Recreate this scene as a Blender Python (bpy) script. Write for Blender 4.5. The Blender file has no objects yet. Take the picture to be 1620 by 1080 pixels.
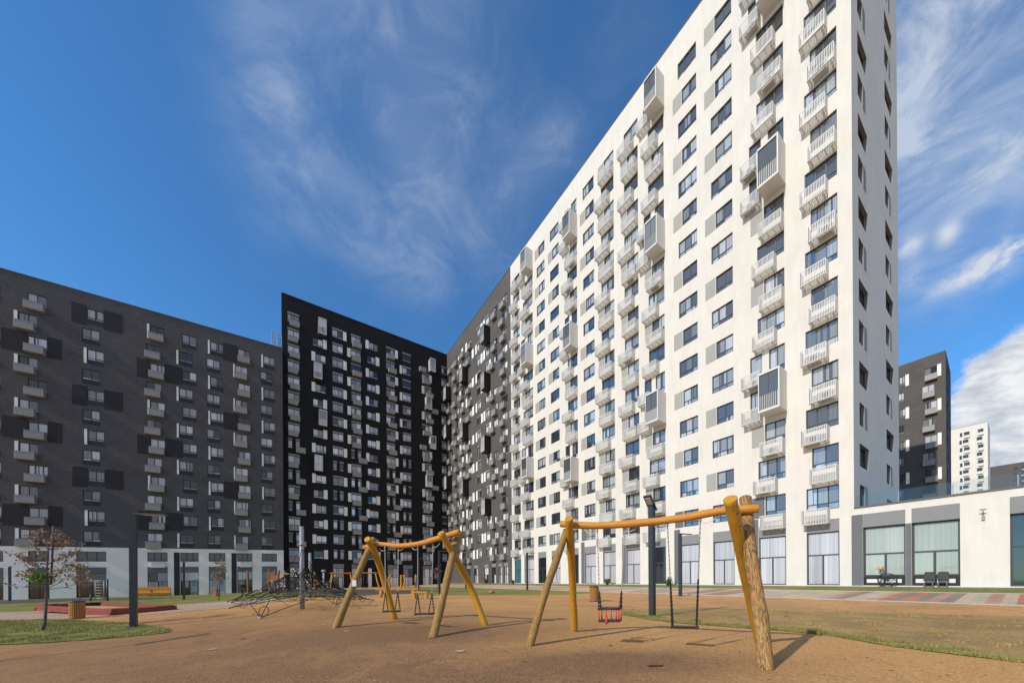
import bpy, bmesh, math, random
from mathutils import Vector, Matrix
random.seed(7)
D = bpy.data
scene = bpy.context.scene
COL = scene.collection
R = math.radians
# ------------------------------------------------------------------ camera
FPX, CX, YH, ROLL = 547.0, 810.0, 917.0, 0.35      # focal length and horizon of the 1620x1080 photograph
cam_d = D.cameras.new('camera'); cam = D.objects.new('camera', cam_d); COL.objects.link(cam)
cam_d.sensor_width = 36.0; cam_d.lens = FPX/1620*36; cam_d.shift_y = (YH-540)/1620
cam_d.clip_start = .05; cam_d.clip_end = 3000
cam.location = (0, 0, 0); cam.rotation_euler = (R(90), R(ROLL), 0)
scene.camera = cam
# ------------------------------------------------------------------ sun, exposure
SUN_EL = 33.5
SH = Vector((.805, .593))                           # direction in which shadows fall
sun_d = D.lights.new('sun', 'SUN'); sun_d.energy = 3.7; sun_d.angle = R(.5); sun_d.color = (1, .92, .80)
sun = D.objects.new('sun', sun_d); COL.objects.link(sun)
sv = Vector((SH.x*math.cos(R(SUN_EL)), SH.y*math.cos(R(SUN_EL)), -math.sin(R(SUN_EL))))
sun.rotation_euler = sv.to_track_quat('-Z', 'Y').to_euler(); sun.location = (-40, -40, 60)
scene.view_settings.view_transform = 'Standard'; scene.view_settings.look = 'None'
scene.view_settings.exposure = 0.0; scene.view_settings.gamma = 1
scene.render.resolution_x = 1024; scene.render.resolution_y = 682
scene.render.engine = 'CYCLES'

def ray(x, y):
    t = R(ROLL); dx = x-CX; dy = YH-y
    return (dx*math.cos(t)+dy*math.sin(t))/FPX, (-dx*math.sin(t)+dy*math.cos(t))/FPX
def proj(P):
    a = P[0]/P[1]*FPX; b = P[2]/P[1]*FPX; t = R(ROLL)
    return CX + a*math.cos(t)-b*math.sin(t), YH-(a*math.sin(t)+b*math.cos(t))

# ------------------------------------------------------------------ world: sky and clouds
world = D.worlds.new('World'); scene.world = world; world.use_nodes = True
def build_world():
    nt = world.node_tree; nt.nodes.clear(); N = nt.nodes.new; L = nt.links.new
    out = N('ShaderNodeOutputWorld'); bg = N('ShaderNodeBackground'); L(bg.outputs[0], out.inputs[0])
    sky = N('ShaderNodeTexSky'); sky.sky_type = 'NISHITA'; sky.sun_disc = False
    sky.sun_elevation = R(SUN_EL); sky.sun_rotation = math.atan2(-SH.x, -SH.y)
    sky.air_density = 1.0; sky.dust_density = .25; sky.ozone_density = 2.2; sky.altitude = 200
    def val(v):
        if isinstance(v, (int, float)): return None
        return v
    def m(op, a, b=None, c=None, clamp=False):
        n = N('ShaderNodeMath'); n.operation = op; n.use_clamp = clamp
        for i, q in enumerate((a, b, c)):
            if q is None: continue
            if isinstance(q, (int, float)): n.inputs[i].default_value = q
            else: L(q, n.inputs[i])
        return n.outputs[0]
    tc = N('ShaderNodeTexCoord'); sep = N('ShaderNodeSeparateXYZ'); L(tc.outputs['Generated'], sep.inputs[0])
    az = m('ARCTAN2', sep.outputs[0], sep.outputs[1]); el = m('ARCSINE', sep.outputs[2])
    def noise(rot, sx, sy, scale, det, rough, dist=0.0, off=(0, 0, 0)):
        c = N('ShaderNodeCombineXYZ'); L(az, c.inputs[0]); L(el, c.inputs[1])
        vr = N('ShaderNodeVectorRotate'); vr.rotation_type = 'Z_AXIS'; vr.inputs['Angle'].default_value = R(rot); L(c.outputs[0], vr.inputs[0])
        mp = N('ShaderNodeMapping'); mp.inputs['Scale'].default_value = (sx, sy, 1); mp.inputs['Location'].default_value = off; L(vr.outputs[0], mp.inputs[0])
        t = N('ShaderNodeTexNoise'); t.inputs['Scale'].default_value = scale; t.inputs['Detail'].default_value = det
        t.inputs['Roughness'].default_value = rough; t.inputs['Distortion'].default_value = dist; L(mp.outputs[0], t.inputs[0])
        return t.outputs[0]
    def ramp(v, lo, hi):
        n = N('ShaderNodeMapRange'); n.interpolation_type = 'SMOOTHSTEP'; n.clamp = True
        n.inputs[1].default_value = lo; n.inputs[2].default_value = hi; L(v, n.inputs[0]); return n.outputs[0]
    def blob(x, y, rx, ry, rot=0, w=1.0):
        a, b = ray(x, y); A = math.atan(a); E = math.atan(b/math.sqrt(1+a*a))
        dx = m('SUBTRACT', az, A); dy = m('SUBTRACT', el, E)
        c, s = math.cos(R(rot)), math.sin(R(rot))
        u = m('ADD', m('MULTIPLY', dx, c), m('MULTIPLY', dy, s)); v = m('SUBTRACT', m('MULTIPLY', dy, c), m('MULTIPLY', dx, s))
        q = m('ADD', m('POWER', m('ABSOLUTE', m('DIVIDE', u, rx)), 2.0), m('POWER', m('ABSOLUTE', m('DIVIDE', v, ry)), 2.0))
        return m('MULTIPLY', m('EXPONENT', m('MULTIPLY', q, -1.0)), w)
    def total(bl):
        r = bl[0]
        for b in bl[1:]: r = m('ADD', r, b)
        return r
    # cirrus veil in the middle and upper right
    def dnoise(scale, det, rough, dist, off, sc=(1, 1, 1)):
        mp = N('ShaderNodeMapping'); mp.inputs['Location'].default_value = off; mp.inputs['Scale'].default_value = sc; L(tc.outputs['Generated'], mp.inputs[0])
        t = N('ShaderNodeTexNoise'); t.inputs['Scale'].default_value = scale; t.inputs['Detail'].default_value = det
        t.inputs['Roughness'].default_value = rough; t.inputs['Distortion'].default_value = dist; L(mp.outputs[0], t.inputs[0]); return t.outputs[0]
    veil = total([blob(690, 150, .22, .20, 0, .42), blob(620, 30, .25, .12, 0, .35), blob(660, 250, .10, .07, 0, .40), blob(880, 240, .08, .045, 0, .8), blob(820, 290, .08, .05, 0, .45),
                  blob(420, 130, .09, .13, 0, .55), blob(470, 270, .07, .09, 0, .5), blob(560, 370, .09, .06, -25, .6), blob(660, 430, .10, .06, -10, .6), blob(780, 400, .10, .06, 0, .35),
                  blob(1500, 60, .14, .10, 15, 1.5), blob(1600, 250, .08, .08, 20, 1.2), blob(1450, 180, .10, .22, 0, 1.3), blob(1540, 200, .10, .14, 0, 1.0), blob(1440, 330, .06, .06, 0, .8), blob(1000, 60, .12, .1, 0, .22)])
    wisp = ramp(dnoise(5.5, 12, .64, .8, (1.1, .3, .2), (1.2, 1.0, 2.2)), .38, .70)
    soft = ramp(dnoise(2.0, 5, .55, .6, (5, 2, 1)), .30, .70)
    cirrus = m('MULTIPLY', veil, m('ADD', m('MULTIPLY', m('MULTIPLY', wisp, .46), m('ADD', soft, .12)), m('MULTIPLY', soft, .22)), clamp=True)
    # cumulus patches at the right
    puff = ramp(noise(0, 1.0, 1.5, 16, 8, .60, .25, (1.3, .4, 0)), .30, .62)
    pm = total([blob(1440, 388, .018, .018, 0, 1.0), blob(1530, 432, .04, .015, 10, 1.2), blob(1500, 368, .014, .016, 0, 1.0), blob(1600, 400, .035, .022, 20, 1.3), blob(1445, 440, .02, .02, 0, .4)])
    puffs = m('MULTIPLY', puff, pm, clamp=True)
    big = total([blob(1600, 600, .050, .045, 0, 1.5), blob(1680, 640, .08, .095, 0, 1.8), blob(1590, 680, .06, .05, 0, 1.0)])
    edge = noise(0, 1.0, 1.3, 22, 9, .6, .3, (7, 2, 0))
    cum = ramp(m('ADD', big, m('MULTIPLY', m('SUBTRACT', edge, .5), 1.6)), .36, .95)
    low = m('MULTIPLY', ramp(el, .16, -.02), .55)
    cum_shade = ramp(noise(10, 1.0, 2.2, 13, 8, .6, .2, (2, 5, 0)), .32, .68)
    ramp_c = N('ShaderNodeMixRGB'); ramp_c.inputs[1].default_value = (3.3, 3.7, 4.3, 1); ramp_c.inputs[2].default_value = (6.2, 6.3, 6.4, 1)
    L(cum_shade, ramp_c.inputs[0])
    tint = N('ShaderNodeMixRGB'); tint.blend_type = 'MULTIPLY'; tint.inputs[0].default_value = 1
    tint.inputs[2].default_value = (.46, .93, 1.26, 1); L(sky.outputs[0], tint.inputs[1])
    m1 = N('ShaderNodeMixRGB'); L(m('MULTIPLY', cirrus, .85), m1.inputs[0]); L(tint.outputs[0], m1.inputs[1]); m1.inputs[2].default_value = (3.9, 4.4, 5.2, 1)
    m2 = N('ShaderNodeMixRGB'); L(m('MULTIPLY', puffs, .95), m2.inputs[0]); L(m1.outputs[0], m2.inputs[1]); m2.inputs[2].default_value = (4.4, 4.8, 5.4, 1)
    m3 = N('ShaderNodeMixRGB'); L(cum, m3.inputs[0]); L(m2.outputs[0], m3.inputs[1]); L(ramp_c.outputs[0], m3.inputs[2])
    # unseen white cloud added beside and behind the viewpoint to brighten the shade
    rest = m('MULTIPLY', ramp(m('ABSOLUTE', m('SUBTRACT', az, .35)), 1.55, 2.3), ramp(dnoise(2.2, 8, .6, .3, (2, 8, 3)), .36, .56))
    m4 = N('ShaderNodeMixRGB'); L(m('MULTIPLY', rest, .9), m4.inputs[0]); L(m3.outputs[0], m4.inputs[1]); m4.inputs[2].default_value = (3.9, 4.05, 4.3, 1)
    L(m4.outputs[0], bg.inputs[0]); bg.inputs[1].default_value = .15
build_world()

# ------------------------------------------------------------------ materials
M = {}
def mat(name, col, rough=.8, spec=.3, metal=0, noise=None, bump=None, extra=None):
    """noise=(scale, amount[, detail]) tints the colour; bump=(scale, strength)"""
    mt = D.materials.new(name); mt.use_nodes = True; nt = mt.node_tree; b = nt.nodes['Principled BSDF']
    b.inputs['Base Color'].default_value = (*col, 1); b.inputs['Roughness'].default_value = rough
    b.inputs['Specular IOR Level'].default_value = spec; b.inputs['Metallic'].default_value = metal
    N = nt.nodes.new; L = nt.links.new
    tc = N('ShaderNodeTexCoord')
    last = None
    for nz in ([noise] if noise and not isinstance(noise, list) else (noise or [])):
        t = N('ShaderNodeTexNoise'); t.inputs['Scale'].default_value = nz[0]; t.inputs['Detail'].default_value = nz[2] if len(nz) > 2 else 6
        t.inputs['Roughness'].default_value = .65
        if len(nz) > 3:
            mp = N('ShaderNodeMapping'); mp.inputs['Scale'].default_value = nz[3]; L(tc.outputs['Object'], mp.inputs[0]); L(mp.outputs[0], t.inputs[0])
        else: L(tc.outputs['Object'], t.inputs[0])
        mr = N('ShaderNodeMapRange'); mr.inputs[1].default_value = .3; mr.inputs[2].default_value = .7
        mr.inputs[3].default_value = 1-nz[1]; mr.inputs[4].default_value = 1+nz[1]; L(t.outputs[0], mr.inputs[0])
        mx = N('ShaderNodeVectorMath'); mx.operation = 'SCALE'
        if last is None: mx.inputs[0].default_value = col
        else: L(last, mx.inputs[0])
        L(mr.outputs[0], mx.inputs['Scale']); last = mx.outputs[0]
    if last is not None: L(last, b.inputs['Base Color'])
    if bump:
        t = N('ShaderNodeTexNoise'); t.inputs['Scale'].default_value = bump[0]; t.inputs['Detail'].default_value = 5
        if len(bump) > 2:
            mp = N('ShaderNodeMapping'); mp.inputs['Scale'].default_value = bump[2]; L(tc.outputs['Object'], mp.inputs[0]); L(mp.outputs[0], t.inputs[0])
        else: L(tc.outputs['Object'], t.inputs[0])
        bp = N('ShaderNodeBump'); bp.inputs['Strength'].default_value = bump[1]; bp.inputs['Distance'].default_value = .02
        L(t.outputs[0], bp.inputs['Height']); L(bp.outputs[0], b.inputs['Normal'])
    M[name] = mt
    return mt
def brickmat(name, col, mortar, scale_w=.25, scale_h=.075, var=.2):
    mt = mat(name, col, .85, .25); nt = mt.node_tree; N = nt.nodes.new; L = nt.links.new; b = nt.nodes['Principled BSDF']
    uv = N('ShaderNodeUVMap'); br = N('ShaderNodeTexBrick'); L(uv.outputs[0], br.inputs[0])
    br.inputs['Scale'].default_value = 1; br.inputs['Brick Width'].default_value = scale_w; br.inputs['Row Height'].default_value = scale_h
    br.inputs['Mortar Size'].default_value = .006
    br.inputs['Color1'].default_value = (*[c*(1+var) for c in col], 1); br.inputs['Color2'].default_value = (*[c*(1-var) for c in col], 1)
    br.inputs['Mortar'].default_value = (*mortar, 1)
    nz = N('ShaderNodeTexNoise'); nz.inputs['Scale'].default_value = .35; nz.inputs['Detail'].default_value = 8; L(uv.outputs[0], nz.inputs[0])
    mr = N('ShaderNodeMapRange'); mr.inputs[1].default_value = .3; mr.inputs[2].default_value = .7; mr.inputs[3].default_value = .9; mr.inputs[4].default_value = 1.1; L(nz.outputs[0], mr.inputs[0])
    sc = N('ShaderNodeVectorMath'); sc.operation = 'SCALE'; L(br.outputs[0], sc.inputs[0]); L(mr.outputs[0], sc.inputs['Scale']); L(sc.outputs[0], b.inputs['Base Color'])
    return mt

mat('plaster', (.69, .665, .62), .9, .2, noise=[(.25, .045), (2.6, .05, 8, (1, 1, .18)), (14, .04)], bump=(55, .35))
mat('plaster_pale', (.82, .81, .78), .9, .2, noise=[(.35, .04), (3.0, .03)], bump=(55, .3))
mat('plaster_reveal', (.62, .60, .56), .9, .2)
brickmat('grey_brick', (.098, .096, .102), (.075, .074, .08), var=.16)
brickmat('black_brick', (.017, .0165, .019), (.012, .012, .013))
brickmat('mid_brick', (.105, .096, .093), (.09, .085, .08), var=.14)
brickmat('dark_brick', (.050, .049, .055), (.038, .038, .043), var=.12)
mat('panel_grey', (.36, .355, .335), .7, .3, noise=(2, .04))
mat('panel_dark', (.14, .145, .16), .6, .3, noise=(1.5, .05))
mat('panel_mid', (.235, .24, .25), .7, .3, noise=(2, .03))
mat('panel_white', (.84, .83, .79), .65, .3, noise=(3, .03))
mat('panel_black', (.018, .018, .022), .5, .4)
mat('frame_dark', (.055, .060, .072), .45, .4)
mat('frame_black', (.022, .023, .030), .45, .4)
mat('metal_light', (.66, .655, .64), .5, .4, noise=(5, .05))
mat('metal_mid', (.29, .29, .285), .5, .4, noise=(5, .08))
mat('metal_dark', (.05, .052, .058), .45, .5, noise=(3, .1))
mat('post_grey', (.032, .038, .047), .42, .5, noise=(6, .08))
mat('galv', (.30, .31, .33), .5, .5, metal=.15, noise=(8, .1))
mat('chain', (.42, .42, .42), .4, .5, metal=.3)
mat('cable', (.6, .6, .6), .4, .5)
mat('sleeve', (.03, .03, .033), .6, .4)
mat('red', (.55, .03, .03), .45, .4)
mat('coping', (.10, .10, .11), .5, .4)
mat('roofing', (.12, .12, .12), .9, .2)
mat('rope', (.022, .024, .024), .8, .2)
mat('clip', (.75, .76, .78), .3, .5)
mat('concrete', (.42, .40, .37), .9, .2, noise=[(2, .1), (20, .08)], bump=(40, .3))
mat('blind', (.46, .50, .46), .8, .3, noise=(1.5, .03))
mat('white_box', (.72, .72, .70), .5, .3)
mat('skin', (.50, .30, .21), .6, .3)
mat('cloth_black', (.015, .016, .02), .85, .2)
mat('cloth_yellow', (.62, .62, .10), .85, .2)
mat('cloth_blue', (.10, .17, .28), .85, .2)
mat('hair', (.02, .014, .01), .7, .3)
mat('stone', (.34, .16, .09), .8, .3, noise=(8, .2))
mat('bark', (.14, .10, .085), .9, .2, noise=(20, .25), bump=(40, .5))
mat('leaf_brown', (.31, .205, .135), .8, .2, noise=(3, .35))
mat('leaf_green', (.13, .26, .03), .7, .3, noise=(5, .3))
mat('leaf_shrub', (.07, .13, .03), .7, .3, noise=(6, .35))
mat('red_paint', (.25, .05, .035), .7, .3, noise=(3, .2))
mat('sand', (.50, .33, .19), .95, .1, noise=(6, .15), bump=(30, .4))
mat('lamp_glow_off', (.55, .54, .48), .3, .5)
mat('poster', (.30, .36, .43), .6, .4)
mat('orange', (.62, .36, .20), .5, .3)

def wood(name, c1, c2, rough=.55, speck=0.0, spec=.35):
    mt = mat(name, c1, rough, spec); nt = mt.node_tree; N = nt.nodes.new; L = nt.links.new; b = nt.nodes['Principled BSDF']
    tc = N('ShaderNodeTexCoord'); mp = N('ShaderNodeMapping'); mp.inputs['Scale'].default_value = (9, 9, 1.3); L(tc.outputs['UV'], mp.inputs[0])
    mp.inputs['Scale'].default_value = (5, .8, 1)
    t = N('ShaderNodeTexNoise'); t.inputs['Scale'].default_value = 6; t.inputs['Detail'].default_value = 8; t.inputs['Roughness'].default_value = .7; L(mp.outputs[0], t.inputs[0])
    cr = N('ShaderNodeValToRGB'); cr.color_ramp.elements[0].position = .33; cr.color_ramp.elements[1].position = .68
    cr.color_ramp.elements[0].color = (*c2, 1); cr.color_ramp.elements[1].color = (*c1, 1); L(t.outputs[0], cr.inputs[0])
    last = cr.outputs[0]; h = t.outputs[0]
    if speck:
        mp2 = N('ShaderNodeMapping'); mp2.inputs['Scale'].default_value = (13, 3.2, 1); L(tc.outputs['UV'], mp2.inputs[0])
        t2 = N('ShaderNodeTexNoise'); t2.inputs['Scale'].default_value = 3; t2.inputs['Detail'].default_value = 6; t2.inputs['Distortion'].default_value = .6; L(mp2.outputs[0], t2.inputs[0])
        r2 = N('ShaderNodeValToRGB'); r2.color_ramp.elements[0].position = .42; r2.color_ramp.elements[1].position = .56; L(t2.outputs[0], r2.inputs[0])
        t3 = N('ShaderNodeTexNoise'); t3.inputs['Scale'].default_value = 1.6; t3.inputs['Detail'].default_value = 2; L(tc.outputs['UV'], t3.inputs[0])
        r3 = N('ShaderNodeMapRange'); r3.inputs[1].default_value = .35; r3.inputs[2].default_value = .6; r3.inputs[3].default_value = .45; r3.inputs[4].default_value = 1; L(t3.outputs[0], r3.inputs[0])
        mm = N('ShaderNodeMath'); mm.operation = 'MULTIPLY'; L(r2.outputs[0], mm.inputs[0]); L(r3.outputs[0], mm.inputs[1])
        mx = N('ShaderNodeMixRGB'); L(mm.outputs[0], mx.inputs[0]); L(last, mx.inputs[1]); mx.inputs[2].default_value = (.115, .078, .045, 1)
        m5 = N('ShaderNodeMath'); m5.operation = 'MULTIPLY'; m5.inputs[1].default_value = speck; L(mm.outputs[0], m5.inputs[0]); L(m5.outputs[0], mx.inputs[0])
        last = mx.outputs[0]; h = t2.outputs[0]
    mc = N('ShaderNodeMapping'); mc.inputs['Scale'].default_value = (11, .55, 1); L(tc.outputs['UV'], mc.inputs[0])
    tk = N('ShaderNodeTexNoise'); tk.inputs['Scale'].default_value = 2.2; tk.inputs['Detail'].default_value = 3; tk.inputs['Distortion'].default_value = .25; L(mc.outputs[0], tk.inputs[0])
    ab = N('ShaderNodeMath'); ab.operation = 'SUBTRACT'; L(tk.outputs[0], ab.inputs[0]); ab.inputs[1].default_value = .5
    a2 = N('ShaderNodeMath'); a2.operation = 'ABSOLUTE'; L(ab.outputs[0], a2.inputs[0])
    ck = N('ShaderNodeMapRange'); ck.inputs[1].default_value = .004; ck.inputs[2].default_value = .016; ck.inputs[3].default_value = .6; ck.inputs[4].default_value = 0; L(a2.outputs[0], ck.inputs[0])
    mk = N('ShaderNodeMixRGB'); L(ck.outputs[0], mk.inputs[0]); L(last, mk.inputs[1]); mk.inputs[2].default_value = (.10, .05, .018, 1); last = mk.outputs[0]
    vo = N('ShaderNodeTexVoronoi'); vo.inputs['Scale'].default_value = 1.0; mv = N('ShaderNodeMapping'); mv.inputs['Scale'].default_value = (3, 1.6, 1); L(tc.outputs['UV'], mv.inputs[0]); L(mv.outputs[0], vo.inputs[0])
    kn = N('ShaderNodeMapRange'); kn.inputs[1].default_value = .03; kn.inputs[2].default_value = .075; kn.inputs[3].default_value = .75; kn.inputs[4].default_value = 0; L(vo.outputs['Distance'], kn.inputs[0])
    mn_ = N('ShaderNodeMixRGB'); L(kn.outputs[0], mn_.inputs[0]); L(last, mn_.inputs[1]); mn_.inputs[2].default_value = (.13, .06, .02, 1); last = mn_.outputs[0]
    L(last, b.inputs['Base Color'])
    bp = N('ShaderNodeBump'); bp.inputs['Strength'].default_value = .5 if speck else .2; bp.inputs['Distance'].default_value = .01; L(h, bp.inputs['Height']); L(bp.outputs[0], b.inputs['Normal'])
    return mt
wood('wood_yellow', (.62, .335, .030), (.42, .20, .018))
wood('wood_rough', (.56, .31, .085), (.36, .20, .07), .75, 1.0)
wood('wood_worn', (.47, .275, .060), (.30, .165, .045), .7, .75)
wood('wood_slat', (.50, .235, .06), (.25, .10, .03), .6)
wood('wood_orange', (.66, .30, .045), (.46, .185, .022), .6)
wood('wood_brown', (.33, .15, .06), (.18, .08, .035), .6)

def pane_mat(name, dark, curtain, p_dark=.35, spec=.9, folds=1.0, full=False, ior=1.6):
    mt = mat(name, dark, .04, spec); nt = mt.node_tree; N = nt.nodes.new; L = nt.links.new; b = nt.nodes['Principled BSDF']
    b.inputs['IOR'].default_value = ior
    at = N('ShaderNodeAttribute'); at.attribute_name = 'rnd'
    uv = N('ShaderNodeUVMap'); sp = N('ShaderNodeSeparateXYZ'); L(uv.outputs[0], sp.inputs[0])
    ca = N('ShaderNodeCombineXYZ'); L(sp.outputs[0], ca.inputs[0]); L(at.outputs['Fac'], ca.inputs[1])
    mp = N('ShaderNodeMapping'); mp.inputs['Scale'].default_value = (1, 37, 1); L(ca.outputs[0], mp.inputs[0])
    wv = N('ShaderNodeTexNoise'); wv.inputs['Scale'].default_value = 9; wv.inputs['Detail'].default_value = 3; L(mp.outputs[0], wv.inputs[0])
    def mr(v, a, b_, c=0, d=1):
        n = N('ShaderNodeMapRange'); n.inputs[1].default_value = a; n.inputs[2].default_value = b_; n.inputs[3].default_value = c; n.inputs[4].default_value = d; L(v, n.inputs[0]); return n.outputs[0]
    def mth(op, a, b_):
        n = N('ShaderNodeMath'); n.operation = op
        for i, q in enumerate((a, b_)):
            if isinstance(q, (int, float)): n.inputs[i].default_value = q
            else: L(q, n.inputs[i])
        return n.outputs[0]
    wn = N('ShaderNodeTexWhiteNoise'); wn.noise_dimensions = '1D'; L(at.outputs['Fac'], wn.inputs['W'])
    bright = mr(wn.outputs[0], 0, 1, .85 if full else .30, 1.1 if full else 1.45)
    fold = mr(wv.outputs[0], .35, .65, 1-.45*folds, 1.1)
    isc = mth('GREATER_THAN', at.outputs['Fac'], p_dark)
    # drawn curtains leave a dark gap; roller blinds end part way down
    gapn = N('ShaderNodeTexNoise'); gapn.inputs['Scale'].default_value = 2.2; L(mp.outputs[0], gapn.inputs[0])
    gap = mth('GREATER_THAN', gapn.outputs[0], .0 if full else (.34 if folds < .5 else .42))
    cur = mth('MULTIPLY', isc, gap)
    f = mth('MULTIPLY', bright, fold)
    sc = N('ShaderNodeVectorMath'); sc.operation = 'SCALE'; sc.inputs[0].default_value = curtain; L(f, sc.inputs['Scale'])
    mx = N('ShaderNodeMixRGB'); L(cur, mx.inputs[0]); mx.inputs[1].default_value = (*dark, 1); L(sc.outputs[0], mx.inputs[2])
    L(mx.outputs[0], b.inputs['Base Color'])
    return mt
pane_mat('pane_white_block', (.035, .042, .050), (.36, .40, .43), .32, .9, folds=.6, ior=2.1)
pane_mat('pane_grey_block', (.030, .032, .038), (.42, .42, .46), .24, .6, folds=.3)
pane_mat('pane_black_block', (.028, .031, .038), (.56, .57, .61), .14, .7, folds=.3)
pane_mat('pane_shop', (.030, .034, .038), (.50, .50, .555), .04, .5, folds=.55, full=True)
pane_mat('pane_bay', (.085, .095, .095), (.22, .23, .22), .4, .7, folds=.3, ior=1.8)
pane_mat('pane_dark', (.020, .024, .028), (.06, .07, .08), .9)
pane_mat('pane_blind', (.46, .50, .46), (.37, .41, .38), -1, .6, folds=.08, full=True)
pane_mat('pane_teal', (.05, .15, .19), (.09, .26, .32), .5)

def glass_mat():
    mt = D.materials.new('rail_glass'); mt.use_nodes = True; nt = mt.node_tree; nt.nodes.clear()
    o = nt.nodes.new('ShaderNodeOutputMaterial'); t = nt.nodes.new('ShaderNodeBsdfTransparent'); t.inputs[0].default_value = (.90, .93, .91, 1)
    g = nt.nodes.new('ShaderNodeBsdfGlossy'); g.inputs['Roughness'].default_value = .03; mx = nt.nodes.new('ShaderNodeMixShader'); mx.inputs[0].default_value = .045
    nt.links.new(t.outputs[0], mx.inputs[1]); nt.links.new(g.outputs[0], mx.inputs[2]); nt.links.new(mx.outputs[0], o.inputs[0]); M['rail_glass'] = mt
glass_mat()

def stripes_mat():
    mt = mat('striped_paving', (.4, .35, .3), .85, .25); nt = mt.node_tree; N = nt.nodes.new; L = nt.links.new; b = nt.nodes['Principled BSDF']
    uv = N('ShaderNodeUVMap'); sp = N('ShaderNodeSeparateXYZ'); L(uv.outputs[0], sp.inputs[0])   # u = metres along the building
    ml = N('ShaderNodeMath'); ml.operation = 'MULTIPLY'; ml.inputs[1].default_value = 2.6; L(sp.outputs[0], ml.inputs[0])
    fl = N('ShaderNodeMath'); fl.operation = 'FLOOR'; L(ml.outputs[0], fl.inputs[0])
    wn = N('ShaderNodeTexWhiteNoise'); wn.noise_dimensions = '1D'; L(fl.outputs[0], wn.inputs['W'])
    cr = N('ShaderNodeValToRGB'); cr.color_ramp.interpolation = 'CONSTANT'; e = cr.color_ramp.elements
    e[0].position = 0; e[0].color = (.56, .43, .31, 1); e[1].position = .26; e[1].color = (.48, .385, .285, 1)
    for p, c in ((.44, (.27, .235, .19, 1)), (.58, (.52, .20, .13, 1)), (.72, (.50, .405, .29, 1)), (.86, (.48, .27, .20, 1))):
        q = e.new(p); q.color = c
    L(wn.outputs[0], cr.inputs[0])
    br = N('ShaderNodeTexBrick'); L(uv.outputs[0], br.inputs[0]); br.inputs['Scale'].default_value = 1; br.inputs['Brick Width'].default_value = .385; br.inputs['Row Height'].default_value = .19
    br.inputs['Color1'].default_value = (1.08,)*3+(1,); br.inputs['Color2'].default_value = (.9,)*3+(1,); br.inputs['Mortar'].default_value = (.65,)*3+(1,); br.inputs['Mortar Size'].default_value = .008
    nz = N('ShaderNodeTexNoise'); nz.inputs['Scale'].default_value = .7; nz.inputs['Detail'].default_value = 7; L(uv.outputs[0], nz.inputs[0])
    mr = N('ShaderNodeMapRange'); mr.inputs[1].default_value = .3; mr.inputs[2].default_value = .7; mr.inputs[3].default_value = .85; mr.inputs[4].default_value = 1.12; L(nz.outputs[0], mr.inputs[0])
    mx = N('ShaderNodeMixRGB'); mx.blend_type = 'MULTIPLY'; mx.inputs[0].default_value = 1; L(cr.outputs[0], mx.inputs[1]); L(br.outputs[0], mx.inputs[2])
    sc = N('ShaderNodeVectorMath'); sc.operation = 'SCALE'; L(mx.outputs[0], sc.inputs[0]); L(mr.outputs[0], sc.inputs['Scale']); L(sc.outputs[0], b.inputs['Base Color'])
stripes_mat()

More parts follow.
